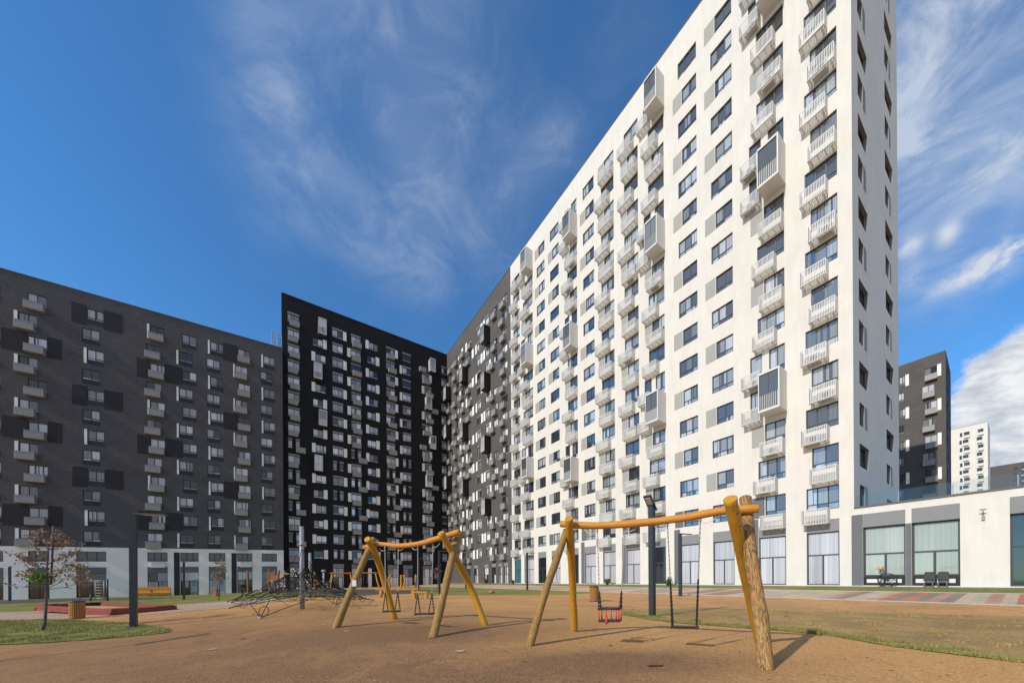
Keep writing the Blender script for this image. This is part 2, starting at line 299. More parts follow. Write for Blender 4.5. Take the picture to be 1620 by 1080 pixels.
def ground_mat(name, c1, c2, c3, big, fine, bumps=.5, speck=None):
    mt = mat(name, c1, .95, .15); nt = mt.node_tree; N = nt.nodes.new; L = nt.links.new; b = nt.nodes['Principled BSDF']
    tc = N('ShaderNodeTexCoord')
    def nz(s, d=7, dist=0, r=.62):
        t = N('ShaderNodeTexNoise'); t.inputs['Scale'].default_value = s; t.inputs['Detail'].default_value = d; t.inputs['Distortion'].default_value = dist; t.inputs['Roughness'].default_value = r
        L(tc.outputs['Object'], t.inputs[0]); return t.outputs[0]
    def rp(v, a, b_):
        n = N('ShaderNodeMapRange'); n.interpolation_type = 'SMOOTHSTEP'; n.inputs[1].default_value = a; n.inputs[2].default_value = b_; L(v, n.inputs[0]); return n.outputs[0]
    m1 = N('ShaderNodeMixRGB'); L(rp(nz(big, 5, .6), .38, .62), m1.inputs[0]); m1.inputs[1].default_value = (*c1, 1); m1.inputs[2].default_value = (*c2, 1)
    m2 = N('ShaderNodeMixRGB'); L(rp(nz(big*4.5, 8, .3, .7), .56, .74), m2.inputs[0]); L(m1.outputs[0], m2.inputs[1]); m2.inputs[2].default_value = (*c3, 1)
    if name == 'rubber':
        sp = N('ShaderNodeSeparateXYZ'); L(tc.outputs['Object'], sp.inputs[0]); acc = None
        def mth(op, a, b_):
            n = N('ShaderNodeMath'); n.operation = op
            for i, q in enumerate((a, b_)):
                if isinstance(q, (int, float)): n.inputs[i].default_value = q
                elif q is not None: L(q, n.inputs[i])
            return n.outputs[0]
        # darker areas of the surface: trodden below the swings, and across the left half
        for (cx, cy, rx, ry, w) in ((-2.4, 8.9, 2.6, 1.3, .9), (2.1, 5.6, 1.7, .8, .9), (-9.5, 9, 9, 8, .85), (.3, 4.4, 2.4, 1.1, .45), (-3, 5, 4.5, 3.4, .55)):
            u_ = mth('DIVIDE', mth('SUBTRACT', sp.outputs[0], cx), rx); v_ = mth('DIVIDE', mth('SUBTRACT', sp.outputs[1], cy), ry)
            q = mth('MULTIPLY', mth('EXPONENT', mth('MULTIPLY', mth('ADD', mth('MULTIPLY', u_, u_), mth('MULTIPLY', v_, v_)), -1.0), None), w)
            acc = q if acc is None else mth('ADD', acc, q)
        acc = mth('MULTIPLY', acc, mth('ADD', mth('MULTIPLY', rp(nz(1.1, 8, .8, .7), .25, .75), .45), .72)); cl = N('ShaderNodeClamp'); L(acc, cl.inputs[0])
        m7 = N('ShaderNodeMixRGB'); L(cl.outputs[0], m7.inputs[0]); L(m2.outputs[0], m7.inputs[1]); m7.inputs[2].default_value = (.235, .132, .068, 1); m2 = m7
    f = nz(fine, 3); mr = N('ShaderNodeMapRange'); mr.inputs[1].default_value = .33; mr.inputs[2].default_value = .67; mr.inputs[3].default_value = .66; mr.inputs[4].default_value = 1.34; L(f, mr.inputs[0])
    sc = N('ShaderNodeVectorMath'); sc.operation = 'SCALE'; L(m2.outputs[0], sc.inputs[0]); L(mr.outputs[0], sc.inputs['Scale']); last = sc.outputs[0]
    L(last, b.inputs['Base Color'])
    bp = N('ShaderNodeBump'); bp.inputs['Strength'].default_value = bumps; bp.inputs['Distance'].default_value = .012; L(f, bp.inputs['Height']); L(bp.outputs[0], b.inputs['Normal'])
    return mt
ground_mat('rubber', (.55, .305, .118), (.43, .235, .098), (.30, .165, .070), .16, 34, 1.0)
ground_mat('dirt', (.54, .30, .125), (.44, .25, .105), (.30, .185, .085), .3, 14, .8)
ground_mat('lawn', (.150, .175, .045), (.23, .215, .07), (.32, .24, .11), .35, 30, .9)
ground_mat('dry_lawn', (.40, .255, .105), (.29, .195, .08), (.48, .29, .125), .6, 18, 1.0)
ground_mat('asphalt', (.085, .082, .085), (.10, .095, .09), (.07, .07, .07), .2, 60, .4)
ground_mat('pale_paving', (.38, .27, .19), (.44, .33, .24), (.30, .20, .14), .4, 12, .4)
mat('grass_blade', (.20, .24, .06), .8, .2, noise=(1.5, .35))
mat('grass_green', (.17, .27, .05), .8, .2, noise=(1.5, .3))
mat('dry_blade', (.40, .28, .13), .85, .2, noise=(1.5, .3))
mat('chalk', (.50, .43, .33), .95, .1, noise=(12, .15))
mat('stain', (.085, .055, .038), .95, .1, noise=(12, .15))

# ------------------------------------------------------------------ mesh helpers
class MB:
    def __init__(s): s.v = []; s.f = []; s.m = []; s.uv = []; s.rnd = []; s.sm = []
    def quad(s, pts, m=0, uv=None, rnd=0, smooth=False):
        i = len(s.v); s.v += [tuple(p) for p in pts]; s.f.append(tuple(range(i, i+len(pts)))); s.m.append(m)
        s.uv.append(uv or [(0, 0)]*len(pts)); s.rnd.append(rnd); s.sm.append(smooth)
    def hexa(s, c, m=0):
        """c: 8 corners, bottom 4 then top 4"""
        i = len(s.v); s.v += [tuple(p) for p in c]
        for f in ((0, 3, 2, 1), (4, 5, 6, 7), (0, 1, 5, 4), (1, 2, 6, 5), (2, 3, 7, 6), (3, 0, 4, 7)):
            s.f.append(tuple(i+k for k in f)); s.m.append(m); s.uv.append([(0, 0)]*4); s.rnd.append(0); s.sm.append(False)
    def box(s, x0, x1, y0, y1, z0, z1, m=0):
        s.hexa([(x0, y0, z0), (x1, y0, z0), (x1, y1, z0), (x0, y1, z0), (x0, y0, z1), (x1, y0, z1), (x1, y1, z1), (x0, y1, z1)], m)
    def fbox(s, fr, a0, a1, d0, d1, z0, z1, m=0):
        p = fr.pt
        s.hexa([p(a0, d0, z0), p(a1, d0, z0), p(a1, d1, z0), p(a0, d1, z0), p(a0, d0, z1), p(a1, d0, z1), p(a1, d1, z1), p(a0, d1, z1)], m)
    def tube(s, pts, rad, n=8, m=0, cap=True, wob=0, seed=0):
        pts = [Vector(p) for p in pts]; rs = rad if isinstance(rad, (list, tuple)) else [rad]*len(pts)
        rg = random.Random(seed); base = len(s.v); L = 0; ref = None
        for i, p in enumerate(pts):
            t = (pts[min(i+1, len(pts)-1)]-pts[max(i-1, 0)])
            t = t.normalized() if t.length > 1e-9 else Vector((0, 0, 1))
            if ref is None: ref = Vector((0, 0, 1)) if abs(t.z) < .9 else Vector((1, 0, 0))
            a = (ref-t*ref.dot(t)).normalized(); b = t.cross(a); ref = a
            if i: L += (p-pts[i-1]).length
            for k in range(n):
                th = 2*math.pi*k/n; r = rs[i]*(1+wob*(rg.random()-.5)*2)
                s.v.append(tuple(p+(a*math.cos(th)+b*math.sin(th))*r))
            if i:
                L0 = L-(p-pts[i-1]).length
                for k in range(n):
                    o = base+(i-1)*n; q = (k+1) % n
                    s.f.append((o+k, o+q, o+n+q, o+n+k)); s.m.append(m); s.rnd.append(0); s.sm.append(True)
                    s.uv.append([(k/n, L0), ((k+1)/n, L0), ((k+1)/n, L), (k/n, L)])
        if cap:
            for o, rev in ((base, True), (base+(len(pts)-1)*n, False)):
                f = list(range(o, o+n)); s.f.append(tuple(reversed(f)) if rev else tuple(f)); s.m.append(m)
                s.uv.append([(.5+.3*math.cos(k), .5+.3*math.sin(k)) for k in range(n)]); s.rnd.append(0); s.sm.append(False)
    def lathe(s, c, prof, n=16, m=0):
        """prof: (radius, z) from bottom to top"""
        base = len(s.v)
        for r, z in prof:
            for k in range(n):
                th = 2*math.pi*k/n; s.v.append((c[0]+r*math.cos(th), c[1]+r*math.sin(th), c[2]+z))
        for i in range(len(prof)-1):
            for k in range(n):
                o = base+i*n; q = (k+1) % n
                s.f.append((o+k, o+q, o+n+q, o+n+k)); s.m.append(m); s.rnd.append(0); s.sm.append(True)
                s.uv.append([(k/n*4, prof[i][1]), ((k+1)/n*4, prof[i][1]), ((k+1)/n*4, prof[i+1][1]), (k/n*4, prof[i+1][1])])
        for o, rev in ((base, 1), (base+(len(prof)-1)*n, 0)):
            f = list(range(o, o+n)); s.f.append(tuple(reversed(f)) if rev else tuple(f)); s.m.append(m); s.uv.append([(0, 0)]*n); s.rnd.append(0); s.sm.append(False)
    def build(s, name, mats, parent=None, off=None):
        me = D.meshes.new(name)
        o3 = Vector(off) if off is not None else (Vector(wloc(parent)) if parent else Vector((0, 0, 0)))
        me.from_pydata([(p[0]-o3.x, p[1]-o3.y, p[2]-o3.z) for p in s.v], [], s.f)
        for mm in (mats if isinstance(mats, (list, tuple)) else [mats]): me.materials.append(M[mm])
        me.polygons.foreach_set('material_index', s.m); me.polygons.foreach_set('use_smooth', s.sm)
        uvl = me.uv_layers.new(name='UVMap'); flat = []
        for u in s.uv:
            for a in u: flat += [a[0], a[1]]
        uvl.data.foreach_set('uv', flat)
        if any(s.rnd):
            at = me.attributes.new('rnd', 'FLOAT', 'FACE'); at.data.foreach_set('value', s.rnd)
        me.update()
        o = D.objects.new(name, me); COL.objects.link(o)
        if parent: o.parent = parent
        else: o.location = o3
        return o
def wloc(o):
    v = Vector((0, 0, 0))
    while o: v += o.location; o = o.parent
    return v
def empty(name, loc, label, cat, group=None):
    o = D.objects.new(name, None); COL.objects.link(o); o.location = loc; o.empty_display_size = .3
    tag(o, label, cat, group); return o
def tag(o, label, cat, group=None):
    o['label'] = label; o['category'] = cat
    if group: o['group'] = group
    return o
def copy_tree(o, loc, label, rz=None, sc=None):
    def rec(q, par):
        c = q.copy(); COL.objects.link(c); c.parent = par
        for ch in q.children: rec(ch, c)
        return c
    r = rec(o, None); r.location = loc; r['label'] = label
    if rz is not None: r.rotation_euler.z = rz
    if sc is not None: r.scale = (sc,)*3
    return r

class Frame:
    """a vertical facade plane: a runs along it, d outwards, z up"""
    def __init__(s, O, e, n, tilt=0, a_ref=0): s.O = Vector(O); s.e = Vector(e); s.n = Vector(n); s.tilt = tilt; s.ar = a_ref
    def pt(s, a, d, z):
        p = s.O+s.e*a+s.n*d; return Vector((p.x, p.y, z+s.tilt*(a-s.ar)))
    def px(s, x, y):
        ra, rb = ray(x, y); dv = Vector((ra, 1)); t = s.O.dot(s.n)/dv.dot(s.n); P = dv*t
        a = (P-s.O).dot(s.e); return a, rb*t-s.tilt*(a-s.ar)

DW = Vector((-.552, .834)); DN = Vector((.834, .552))      # along the white block, and across it
CW = 32.5                                                  # metres from the camera to the white block's plane
def su(X, Y): return CW-(DN.x*X+DN.y*Y), DW.x*X+DW.y*Y
KN = [(-400, -.57), (0, -.57), (1, -.66), (2.5, -.86), (9, -1.11), (14, -1.25), (20, -1.3), (31, -1.31), (34, -1.48), (37.5, -1.68), (42, -1.84), (50, -2.02), (61, -2.2), (500, -2.3)]
def terr(X, Y):
    s, u = su(X, Y)
    for (s0, z0), (s1, z1) in zip(KN, KN[1:]):
        if s <= s1:
            t = (s-s0)/(s1-s0); z = z0+(z1-z0)*t; break
    else: z = -2.3
    w = min(1, max(0, (s-15)/15))*min(1, max(0, (u-25)/45))*(1 if s < 45 else max(0, 1-(s-45)/12))
    return z-.18*w
def G(x, y, lift=0):
    a, b = ray(x, y); Y = 1.5
    f = lambda Y: b*Y-terr(a*Y, Y)-lift
    if b > -.0005: b = -.0005
    while f(Y) > 0 and Y < 110: Y += .25
    lo, hi = max(.5, Y-.25), Y
    for _ in range(30):
        mid = (lo+hi)/2
        if f(mid) > 0: lo = mid
        else: hi = mid
    return Vector((a*hi, hi, terr(a*hi, hi)+lift))
def byh(x, yb, yt, h):
    """stand an object of known height h with pixel base yb and top yt on the terrain"""
    a, b = ray(x, (yb+yt)/2); Y = FPX*h/(yb-yt); return Vector((a*Y, Y, terr(a*Y, Y)))

# ------------------------------------------------------------------ ground
def drape(name, poly, m, lift, kind='structure', du=8.0, uvs=True):
    """a flat polygon of world xy points laid over the terrain"""
    bm = bmesh.new(); bm.faces.new([bm.verts.new((p[0], p[1], 0)) for p in poly])
    def cut(n2, dist):
        g = bm.verts[:]+bm.edges[:]+bm.faces[:]
        bmesh.ops.bisect_plane(bm, geom=g, plane_co=(n2.x*dist, n2.y*dist, 0), plane_no=(n2.x, n2.y, 0), dist=1e-5)
    for s, _ in KN[1:-1]+[(5, 0), (11, 0), (15, 0), (25, 0), (29, 0), (32.5, 0), (35.5, 0), (45, 0), (57, 0)]: cut(DN, CW-s)
    us = [su(p[0], p[1])[1] for p in poly]
    u = math.ceil(max(min(us), -60)/du)*du
    while u < min(max(us), 110): cut(DW, u); u += du
    bmesh.ops.triangulate(bm, faces=bm.faces[:])
    uvl = bm.loops.layers.uv.new('UVMap')
    for v in bm.verts: v.co.z = terr(v.co.x, v.co.y)+lift
    for f in bm.faces:
        if f.normal.z < 0: f.normal_flip()
        for l in f.loops:
            s_, u_ = su(l.vert.co.x, l.vert.co.y); l[uvl].uv = (u_, s_)
    me = D.meshes.new(name); bm.to_mesh(me); bm.free(); me.materials.append(M[m])
    o = D.objects.new(name, me); COL.objects.link(o); o['kind'] = kind
    return o
def rag(poly, amp=.06, step=.3, seed=3):
    rg = random.Random(seed); out = []
    for i in range(len(poly)):
        a, b = Vector(poly[i]), Vector(poly[(i+1) % len(poly)]); n = max(1, min(60, int((b-a).length/step)))
        for k in range(n): p = a.lerp(b, k/n); out.append((p.x+rg.gauss(0, amp), p.y+rg.gauss(0, amp)))
    return out
def SU(s, u): p = DN*(CW-s)+DW*u; return (p.x, p.y)
def PX(pts): return [tuple(G(*p)[:2]) for p in pts]
drape('ground', [SU(300, -250), SU(-300, -250), SU(-300, 350), SU(300, 350)], 'rubber', 0)
# strip of grass and striped pavement along the white block
drape('lawn', [SU(0.35, -14), SU(0.35, 75), SU(2.5, 75), SU(2.5, -14)], 'lawn', .012)
drape('paving', [SU(-.05, -20), SU(-.05, 77), SU(.35, 77), SU(.35, -20)], 'concrete', .02)
drape('pavement', [SU(2.5, -20), SU(2.5, 75), SU(9, 75), SU(9, -20)], 'striped_paving', .03)
for s_ in (2.45, 9.0):
    kb = MB()
    for i in range(48):
        u0 = -20+i*2; pts = []
        a0 = [(s_, u0), (s_+.09, u0), (s_+.09, u0+1.99), (s_, u0+1.99)]
        c = []
        for dz in (-.15, .055):
            for q in a0:
                p = SU(*q); c.append((p[0], p[1], terr(*p)+dz))
        kb.hexa(c)
    o = kb.build('kerb', 'concrete'); o['kind'] = 'structure'
# bare earth between pavement and playground
drape('dirt', [SU(9.1, -20), SU(9.1, 52)]+PX([(700, 941), (850, 944), (950, 949), (1010, 955), (1130, 962), (1300, 968), (1460, 972), (1620, 975)])+[SU(14.4, -20)], 'dirt', .01)
drape('dry_lawn', rag(PX([(985, 963), (1100, 961.5), (1200, 965), (1400, 970), (1700, 976), (1700, 1062), (1620, 1047), (1560, 1041), (1500, 1034), (1440, 1026), (1380, 1017), (1300, 1003), (1230, 997), (1150, 991), (1080, 986), (1030, 980), (985, 972)]), .045), 'dry_lawn', .016)
drape('lawn', PX([(640, 928.5), (760, 926.5), (900, 931), (955, 937), (900, 940), (800, 941), (700, 941), (655, 940.5)]), 'lawn', .014)
drape('asphalt_path', PX([(425, 934), (520, 932), (640, 931), (700, 934), (650, 938.5), (560, 941), (470, 938), (425, 938)]), 'asphalt', .022)
drape('lawn', PX([(-60, 949), (0, 946), (160, 942.5), (330, 937), (450, 933.5), (560, 931.5), (590, 937), (590, 941), (520, 944), (420, 946), (350, 950.5), (270, 956), (160, 961), (60, 966), (-60, 970)]), 'lawn', .014)
drape('asphalt_path', PX([(-60, 952), (0, 949), (110, 946.5), (230, 945), (330, 943.5), (240, 947.5), (120, 950), (0, 955), (-60, 958)]), 'asphalt', .024)
drape('pale_paving', PX([(-60, 970), (60, 966), (160, 961.5), (270, 957), (350, 951), (430, 946.5), (470, 947), (400, 957), (340, 963), (270, 969), (180, 975), (90, 979.5), (-60, 981)]), 'pale_paving', .012)
drape('concrete_path', PX([(-80, 944.5), (160, 940), (330, 935), (449, 932), (700, 923.5), (700, 921), (449, 928), (200, 933), (-80, 938)]), 'concrete', .03)
island = [(-80, 982), (0, 981), (70, 979.5), (140, 981), (205, 985), (245, 990), (272, 995), (268, 1000), (235, 1004), (180, 1009), (110, 1014), (50, 1018), (0, 1020), (-80, 1024)]
drape('lawn', rag(PX(island), .05), 'lawn', .02)

# grass blades on the patches that lie close to the camera
def inside(p, poly):
    c = False; j = len(poly)-1
    for i in range(len(poly)):
        (xi, yi), (xj, yj) = poly[i], poly[j]
        if (yi > p[1]) != (yj > p[1]) and p[0] < (xj-xi)*(p[1]-yi)/(yj-yi)+xi: c = not c
        j = i
    return c
def blades(name, pix, n, mats, hmin, hmax, seed, dens=None):
    rg = random.Random(seed); mb = MB(); x0 = min(p[0] for p in pix); x1 = max(p[0] for p in pix); y0 = min(p[1] for p in pix); y1 = max(p[1] for p in pix)
    poly = PX(pix); bx0 = min(p[0] for p in poly); bx1 = max(p[0] for p in poly); by0 = min(p[1] for p in poly); by1 = max(p[1] for p in poly)
    from mathutils import noise as mn
    k = 0; tries = 0
    while k < n and tries < n*40:
        tries += 1
        X = rg.uniform(bx0, bx1); Y = rg.uniform(by0, by1)
        if not inside((X, Y), poly): continue
        q = mn.noise(Vector((X*1.3, Y*1.3, seed)))*.6+mn.noise(Vector((X*4, Y*4, seed)))*.4
        th = dens(X, Y) if dens else 0
        if q < th-.25+rg.random()*.4: continue
        k += 1
        if proj((X, Y, -1.3))[0] > 1690 or proj((X, Y, -1.3))[0] < -70: continue
        z = terr(X, Y)+.012; h = rg.uniform(hmin, hmax)*(1+q); w = rg.uniform(.004, .009); th_ = rg.uniform(0, 6.28)
        dx, dy = math.cos(th_)*w, math.sin(th_)*w; lx, ly = rg.uniform(-.6, .6)*h, rg.uniform(-.6, .6)*h
        mb.quad([(X-dx, Y-dy, z), (X+dx, Y+dy, z), (X+lx, Y+ly, z+h)], 0 if rg.random() < (.62 if name == 'grass' else (.65 if edge_dist(X, Y) < .9 else .22)) else 1)
    o = mb.build(name, mats); o['kind'] = 'stuff'; tag(o, {'grass': 'short green grass on the island round the young tree', 'dry_grass': 'sparse half dry grass along the edge of the brown rubber surface'}[name], 'grass'); return o
blades('grass', island, 26000, ['grass_blade', 'dry_blade'], .03, .07, 1)
edge_px = [(985, 963), (1100, 961.5), (1200, 965), (1400, 970), (1660, 976), (1660, 1054), (1560, 1041), (1500, 1034), (1440, 1026), (1380, 1017), (1300, 1003), (1230, 997), (1150, 991), (1080, 986), (1030, 980), (985, 972)]
edge_line = [G(*p) for p in [(985, 972), (1030, 980), (1080, 986), (1150, 991), (1230, 997), (1300, 1003), (1380, 1017), (1440, 1026), (1500, 1034), (1560, 1041), (1640, 1051)]]
def edge_dist(X, Y):
    best = 9
    for a, b in zip(edge_line, edge_line[1:]):
        dx, dy = b.x-a.x, b.y-a.y; t = max(0, min(1, ((X-a.x)*dx+(Y-a.y)*dy)/(dx*dx+dy*dy))); best = min(best, math.hypot(a.x+dx*t-X, a.y+dy*t-Y))
    return best
blades('dry_grass', edge_px, 34000, ['grass_blade', 'dry_blade'], .02, .06, 2, dens=lambda X, Y: .50-.62*math.exp(-max(0, (su(X, Y)[0]-14.5))*.0-((edge_dist(X, Y))/.55)**2))
def tufts():
    rg = random.Random(9); mb = MB(); edge = [(985, 972), (1030, 980), (1080, 986), (1150, 991), (1230, 997), (1300, 1003), (1380, 1017), (1440, 1026), (1500, 1034), (1560, 1041), (1640, 1051)]
    P = [G(*p) for p in edge]
    for i in range(len(P)-1):
        L_ = (P[i+1]-P[i]).length
        for t in range(int(L_*9)):
            if rg.random() < .35: continue
            c = P[i]+(P[i+1]-P[i])*rg.random()+Vector((rg.gauss(0, .05), abs(rg.gauss(.06, .16)), 0)); big = rg.random() < .25
            for k in range(60 if big else 22):
                X = c.x+rg.gauss(0, .07 if big else .04); Y = c.y+rg.gauss(0, .05); z = terr(X, Y)+.01; h = rg.uniform(.03, .085 if big else .05); w = rg.uniform(.004, .008); a = rg.uniform(0, 6.28)
                mb.quad([(X-math.cos(a)*w, Y-math.sin(a)*w, z), (X+math.cos(a)*w, Y+math.sin(a)*w, z), (X+rg.uniform(-.6, .6)*h, Y+rg.uniform(-.6, .6)*h, z+h)])
    o = mb.build('grass_tufts', 'grass_green'); o['kind'] = 'stuff'; tag(o, 'bright green tufts along the kerb between dry grass and rubber surface', 'grass')
tufts()
def litter():
    rg = random.Random(31); mb = MB()
    for i in range(420):
        x = rg.uniform(-60, 1680); y = rg.uniform(985, 1110) if rg.random() < .7 else rg.uniform(958, 1000)
        c = G(x, y); a = rg.uniform(0, 6.28); l = rg.uniform(.012, .035); w = l*rg.uniform(.25, .7); z = c.z+.03
        dx, dy = math.cos(a), math.sin(a)
        mb.quad([(c.x-dx*l, c.y-dy*l, z), (c.x+dy*w, c.y-dx*w, z+rg.uniform(0, .01)), (c.x+dx*l, c.y+dy*l, z), (c.x-dy*w, c.y+dx*w, z+rg.uniform(0, .01))], 0 if rg.random() < .6 else 1)
    o = mb.build('fallen_leaves', ['stain', 'dry_blade']); o['kind'] = 'stuff'; tag(o, 'small dry leaves and crumbs scattered over the brown rubber surface', 'leaves')
litter()
# pale chips in the rubber surface
for (x, y, w_, dd) in ((512, 988, .22, .05), (548, 998.5, .20, .05), (700, 987, .14, .04), (728, 1030, .22, .06), (337, 1027, .22, .05), (255, 978.5, .22, .07), (309, 969, .14, .05)):
    c = G(x, y); mb = MB(); rg = random.Random(x); n = 11; w_ *= .72; dd *= .6
    mb.quad([(c.x+w_*.6*math.cos(6.283*i/n)*rg.uniform(.7, 1.1), c.y+dd*2.2*math.sin(6.283*i/n)*rg.uniform(.7, 1.1), c.z+.016) for i in range(n)])
    o = mb.build('surface_patch', 'chalk'); o['kind'] = 'structure'
for (x, y, w_, dd) in ((384, 1010.5, .07, .05), (1036, 1053, .16, .05), (966, 1021, .06, .04)):
    c = G(x, y); mb = MB(); rg = random.Random(x); n = 11
    mb.quad([(c.x+w_*math.cos(6.283*i/n)*rg.uniform(.6, 1.1), c.y+dd*math.sin(6.283*i/n)*rg.uniform(.6, 1.1), c.z+.014) for i in range(n)])
    o = mb.build('surface_stain', 'stain'); o['kind'] = 'structure'

# ------------------------------------------------------------------ facade machinery
def wall(mb, fr, a0, a1, z0, z1, ops, depth=.2, m=0, mr=1):
    rd = lambda v: round(v, 4)
    A = sorted({rd(a0), rd(a1)} | {rd(v) for o in ops for v in o[:2] if a0 < v < a1}); Z = sorted({rd(z0), rd(z1)} | {rd(v) for o in ops for v in o[2:4] if z0 < v < z1})
    for zi in range(len(Z)-1):
        zc = (Z[zi]+Z[zi+1])/2; row = [o for o in ops if o[2] < zc < o[3]]; st = None
        for ai in range(len(A)-1):
            ac = (A[ai]+A[ai+1])/2; hole = any(o[0] < ac < o[1] for o in row)
            if not hole and st is None: st = A[ai]
            if st is not None and (hole or ai == len(A)-2):
                en = A[ai] if hole else A[ai+1]
                mb.quad([fr.pt(st, 0, Z[zi]), fr.pt(en, 0, Z[zi]), fr.pt(en, 0, Z[zi+1]), fr.pt(st, 0, Z[zi+1])], m, [(st, Z[zi]), (en, Z[zi]), (en, Z[zi+1]), (st, Z[zi+1])])
                st = None
    for (b0, b1, c0, c1) in [o[:4] for o in ops]:
        P = fr.pt
        for q in (((b0, c0), (b1, c0)), ((b1, c0), (b1, c1)), ((b1, c1), (b0, c1)), ((b0, c1), (b0, c0))):
            (x0, y0), (x1, y1) = q
            mb.quad([P(x0, 0, y0), P(x1, 0, y1), P(x1, -depth, y1), P(x0, -depth, y0)], mr, [(x0, y0), (x1, y1), (x1+.1, y1), (x0+.1, y0)])
def window_geo(mf, mp, fr, w, depth=.2, rg=random):
    """w: dict a0,a1,z0,z1,n (casements), tr (transom fraction from bottom or 0)"""
    a0, a1, z0, z1 = w['a0'], w['a1'], w['z0'], w['z1']; n = w.get('n', 2); tr = w.get('tr', .27)
    d1 = -depth+.10; d0 = -depth+.02; t = w.get('t', .06)
    mf.fbox(fr, a0, a1, d0, d1, z0, z0+t); mf.fbox(fr, a0, a1, d0, d1, z1-t, z1)
    mf.fbox(fr, a0, a0+t, d0, d1, z0+t, z1-t); mf.fbox(fr, a1-t, a1, d0, d1, z0+t, z1-t)
    cuts = w.get('cuts') or [i/n for i in range(1, n)]
    ed = [a0+t]+[a0+(a1-a0)*c for c in cuts]+[a1-t]
    zt = z0+(z1-z0)*tr if tr else None
    if zt: mf.fbox(fr, a0+t, a1-t, d0, d1-.006, zt-t*.5, zt+t*.5)
    for c in ed[1:-1]:
        zb = z0+t; ze = z1-t
        if w.get('low_mull'): ze = zt-t*.5
        mf.fbox(fr, c-t*.6, c+t*.6, d0, d1-.012, zb, ze)
    dp = -depth+.05; base = rg.random()
    for i in range(len(ed)-1):
        for (q0, q1) in (((z0+t, zt), (zt, z1-t)) if zt else ((z0+t, z1-t),)):
            if depth == .15 and tr < .3 and q0 < z0+t+.01 and rg.random() < .85:
                mp.quad([fr.pt(ed[i], dp, q0), fr.pt(ed[i+1], dp, q0), fr.pt(ed[i+1], dp, q1), fr.pt(ed[i], dp, q1)], 0, [(0, 0)]*4, .62); continue  # low panes take a pale curtain tone in place of their bright reflection
            r = min(.999, max(.001, base+rg.uniform(-.22, .22))) if rg.random() < .75 else rg.random()
            mp.quad([fr.pt(ed[i], dp, q0), fr.pt(ed[i+1], dp, q0), fr.pt(ed[i+1], dp, q1), fr.pt(ed[i], dp, q1)], 0,
                    [(ed[i], q0), (ed[i+1], q0), (ed[i+1], q1), (ed[i], q1)], r)
def basket_bars(mb, fr, a0, a1, z0, z1, dep=.65, gap=.086, bar=.038):
    """open barred steel basket"""
    t = .04
    for z in (z0, z1-t):
        mb.fbox(fr, a0, a1, dep-t, dep, z, z+t); mb.fbox(fr, a0, a0+t, 0, dep-t, z, z+t); mb.fbox(fr, a1-t, a1, 0, dep-t, z, z+t)
    n = max(3, int((a1-a0-.04)/gap))
    for i in range(n+1):
        a = a0+.002+(a1-a0-bar-.004)*i/n; mb.fbox(fr, a, a+bar, dep-.018, dep+.012, z0+.001, z1-.001)
    k = max(3, int(dep/gap))
    for i in range(k):
        d = .03+(dep-.11)*i/(k-1)
        for a in (a0-.008, a1-.018): mb.fbox(fr, a, a+.026, d, d+bar, z0+.002, z1-.002)
    for i in range(5):
        d = .06+(dep-.16)*i/4; mb.fbox(fr, a0+t, a1-t, d, d+.045, z0+.006, z0+.03)
    for i in range(4):
        a = a0+.1+(a1-a0-.25)*i/3; mb.fbox(fr, a, a+.04, .02, dep-t, z0-.022, z0+.004)
    mb.fbox(fr, a0+.15, a0+.2, 0, dep*.8, z0-.075, z0-.024); mb.fbox(fr, a1-.2, a1-.15, 0, dep*.8, z0-.075, z0-.024)
def basket_solid(mb, fr, a0, a1, z0, z1, dep=.6):
    mb.fbox(fr, a0, a1, dep-.03, dep, z0, z1); mb.fbox(fr, a0, a0+.03, 0, dep-.03, z0, z1); mb.fbox(fr, a1-.03, a1, 0, dep-.03, z0, z1)
    mb.fbox(fr, a0+.03, a1-.03, 0, dep-.03, z0+.01, z0+.04)
    n = 6
    for i in range(n):
        a = a0+(a1-a0)*(i+.0)/n; mb.fbox(fr, a+.015, a+(a1-a0)/n-.015, dep, dep+.012, z0+.06, z1-.08)
    mb.fbox(fr, a0-.01, a1+.01, dep+.0005, dep+.03, z1-.06, z1+.01)
def area(fr, b):
    (x0, y0) = proj(fr.pt(b[0], 0, b[2])); (x1, y1) = proj(fr.pt(b[1], 0, b[3])); return abs(x1-x0)*abs(y1-y0)
def seen(fr, b):
    x, y = proj(fr.pt((b[0]+b[1])/2, 0, (b[2]+b[3])/2)); return -40 < x < 1660 and y > -60
def emit(root, items, name, mats, fn, child=None, cap=100):
    """items: (frame, box, data). The `cap` that show largest become parts, the rest one 'stuff' part"""
    items = sorted(items, key=lambda it: -area(it[0], it[1]) if seen(it[0], it[1]) else 0)
    for it in items[:cap]:
        a, b = MB(), MB(); fn(a, b, it); o = a.build(name, mats, root)
        if child and b.f: b.build(child[0], child[1], o)
    if items[cap:]:
        a, b = MB(), MB()
        for it in items[cap:]: fn(a, b, it)
        o = a.build(name, mats, root); o['kind'] = 'stuff'
        if child and b.f:
            c = b.build(child[0], child[1], o); c['kind'] = 'stuff'
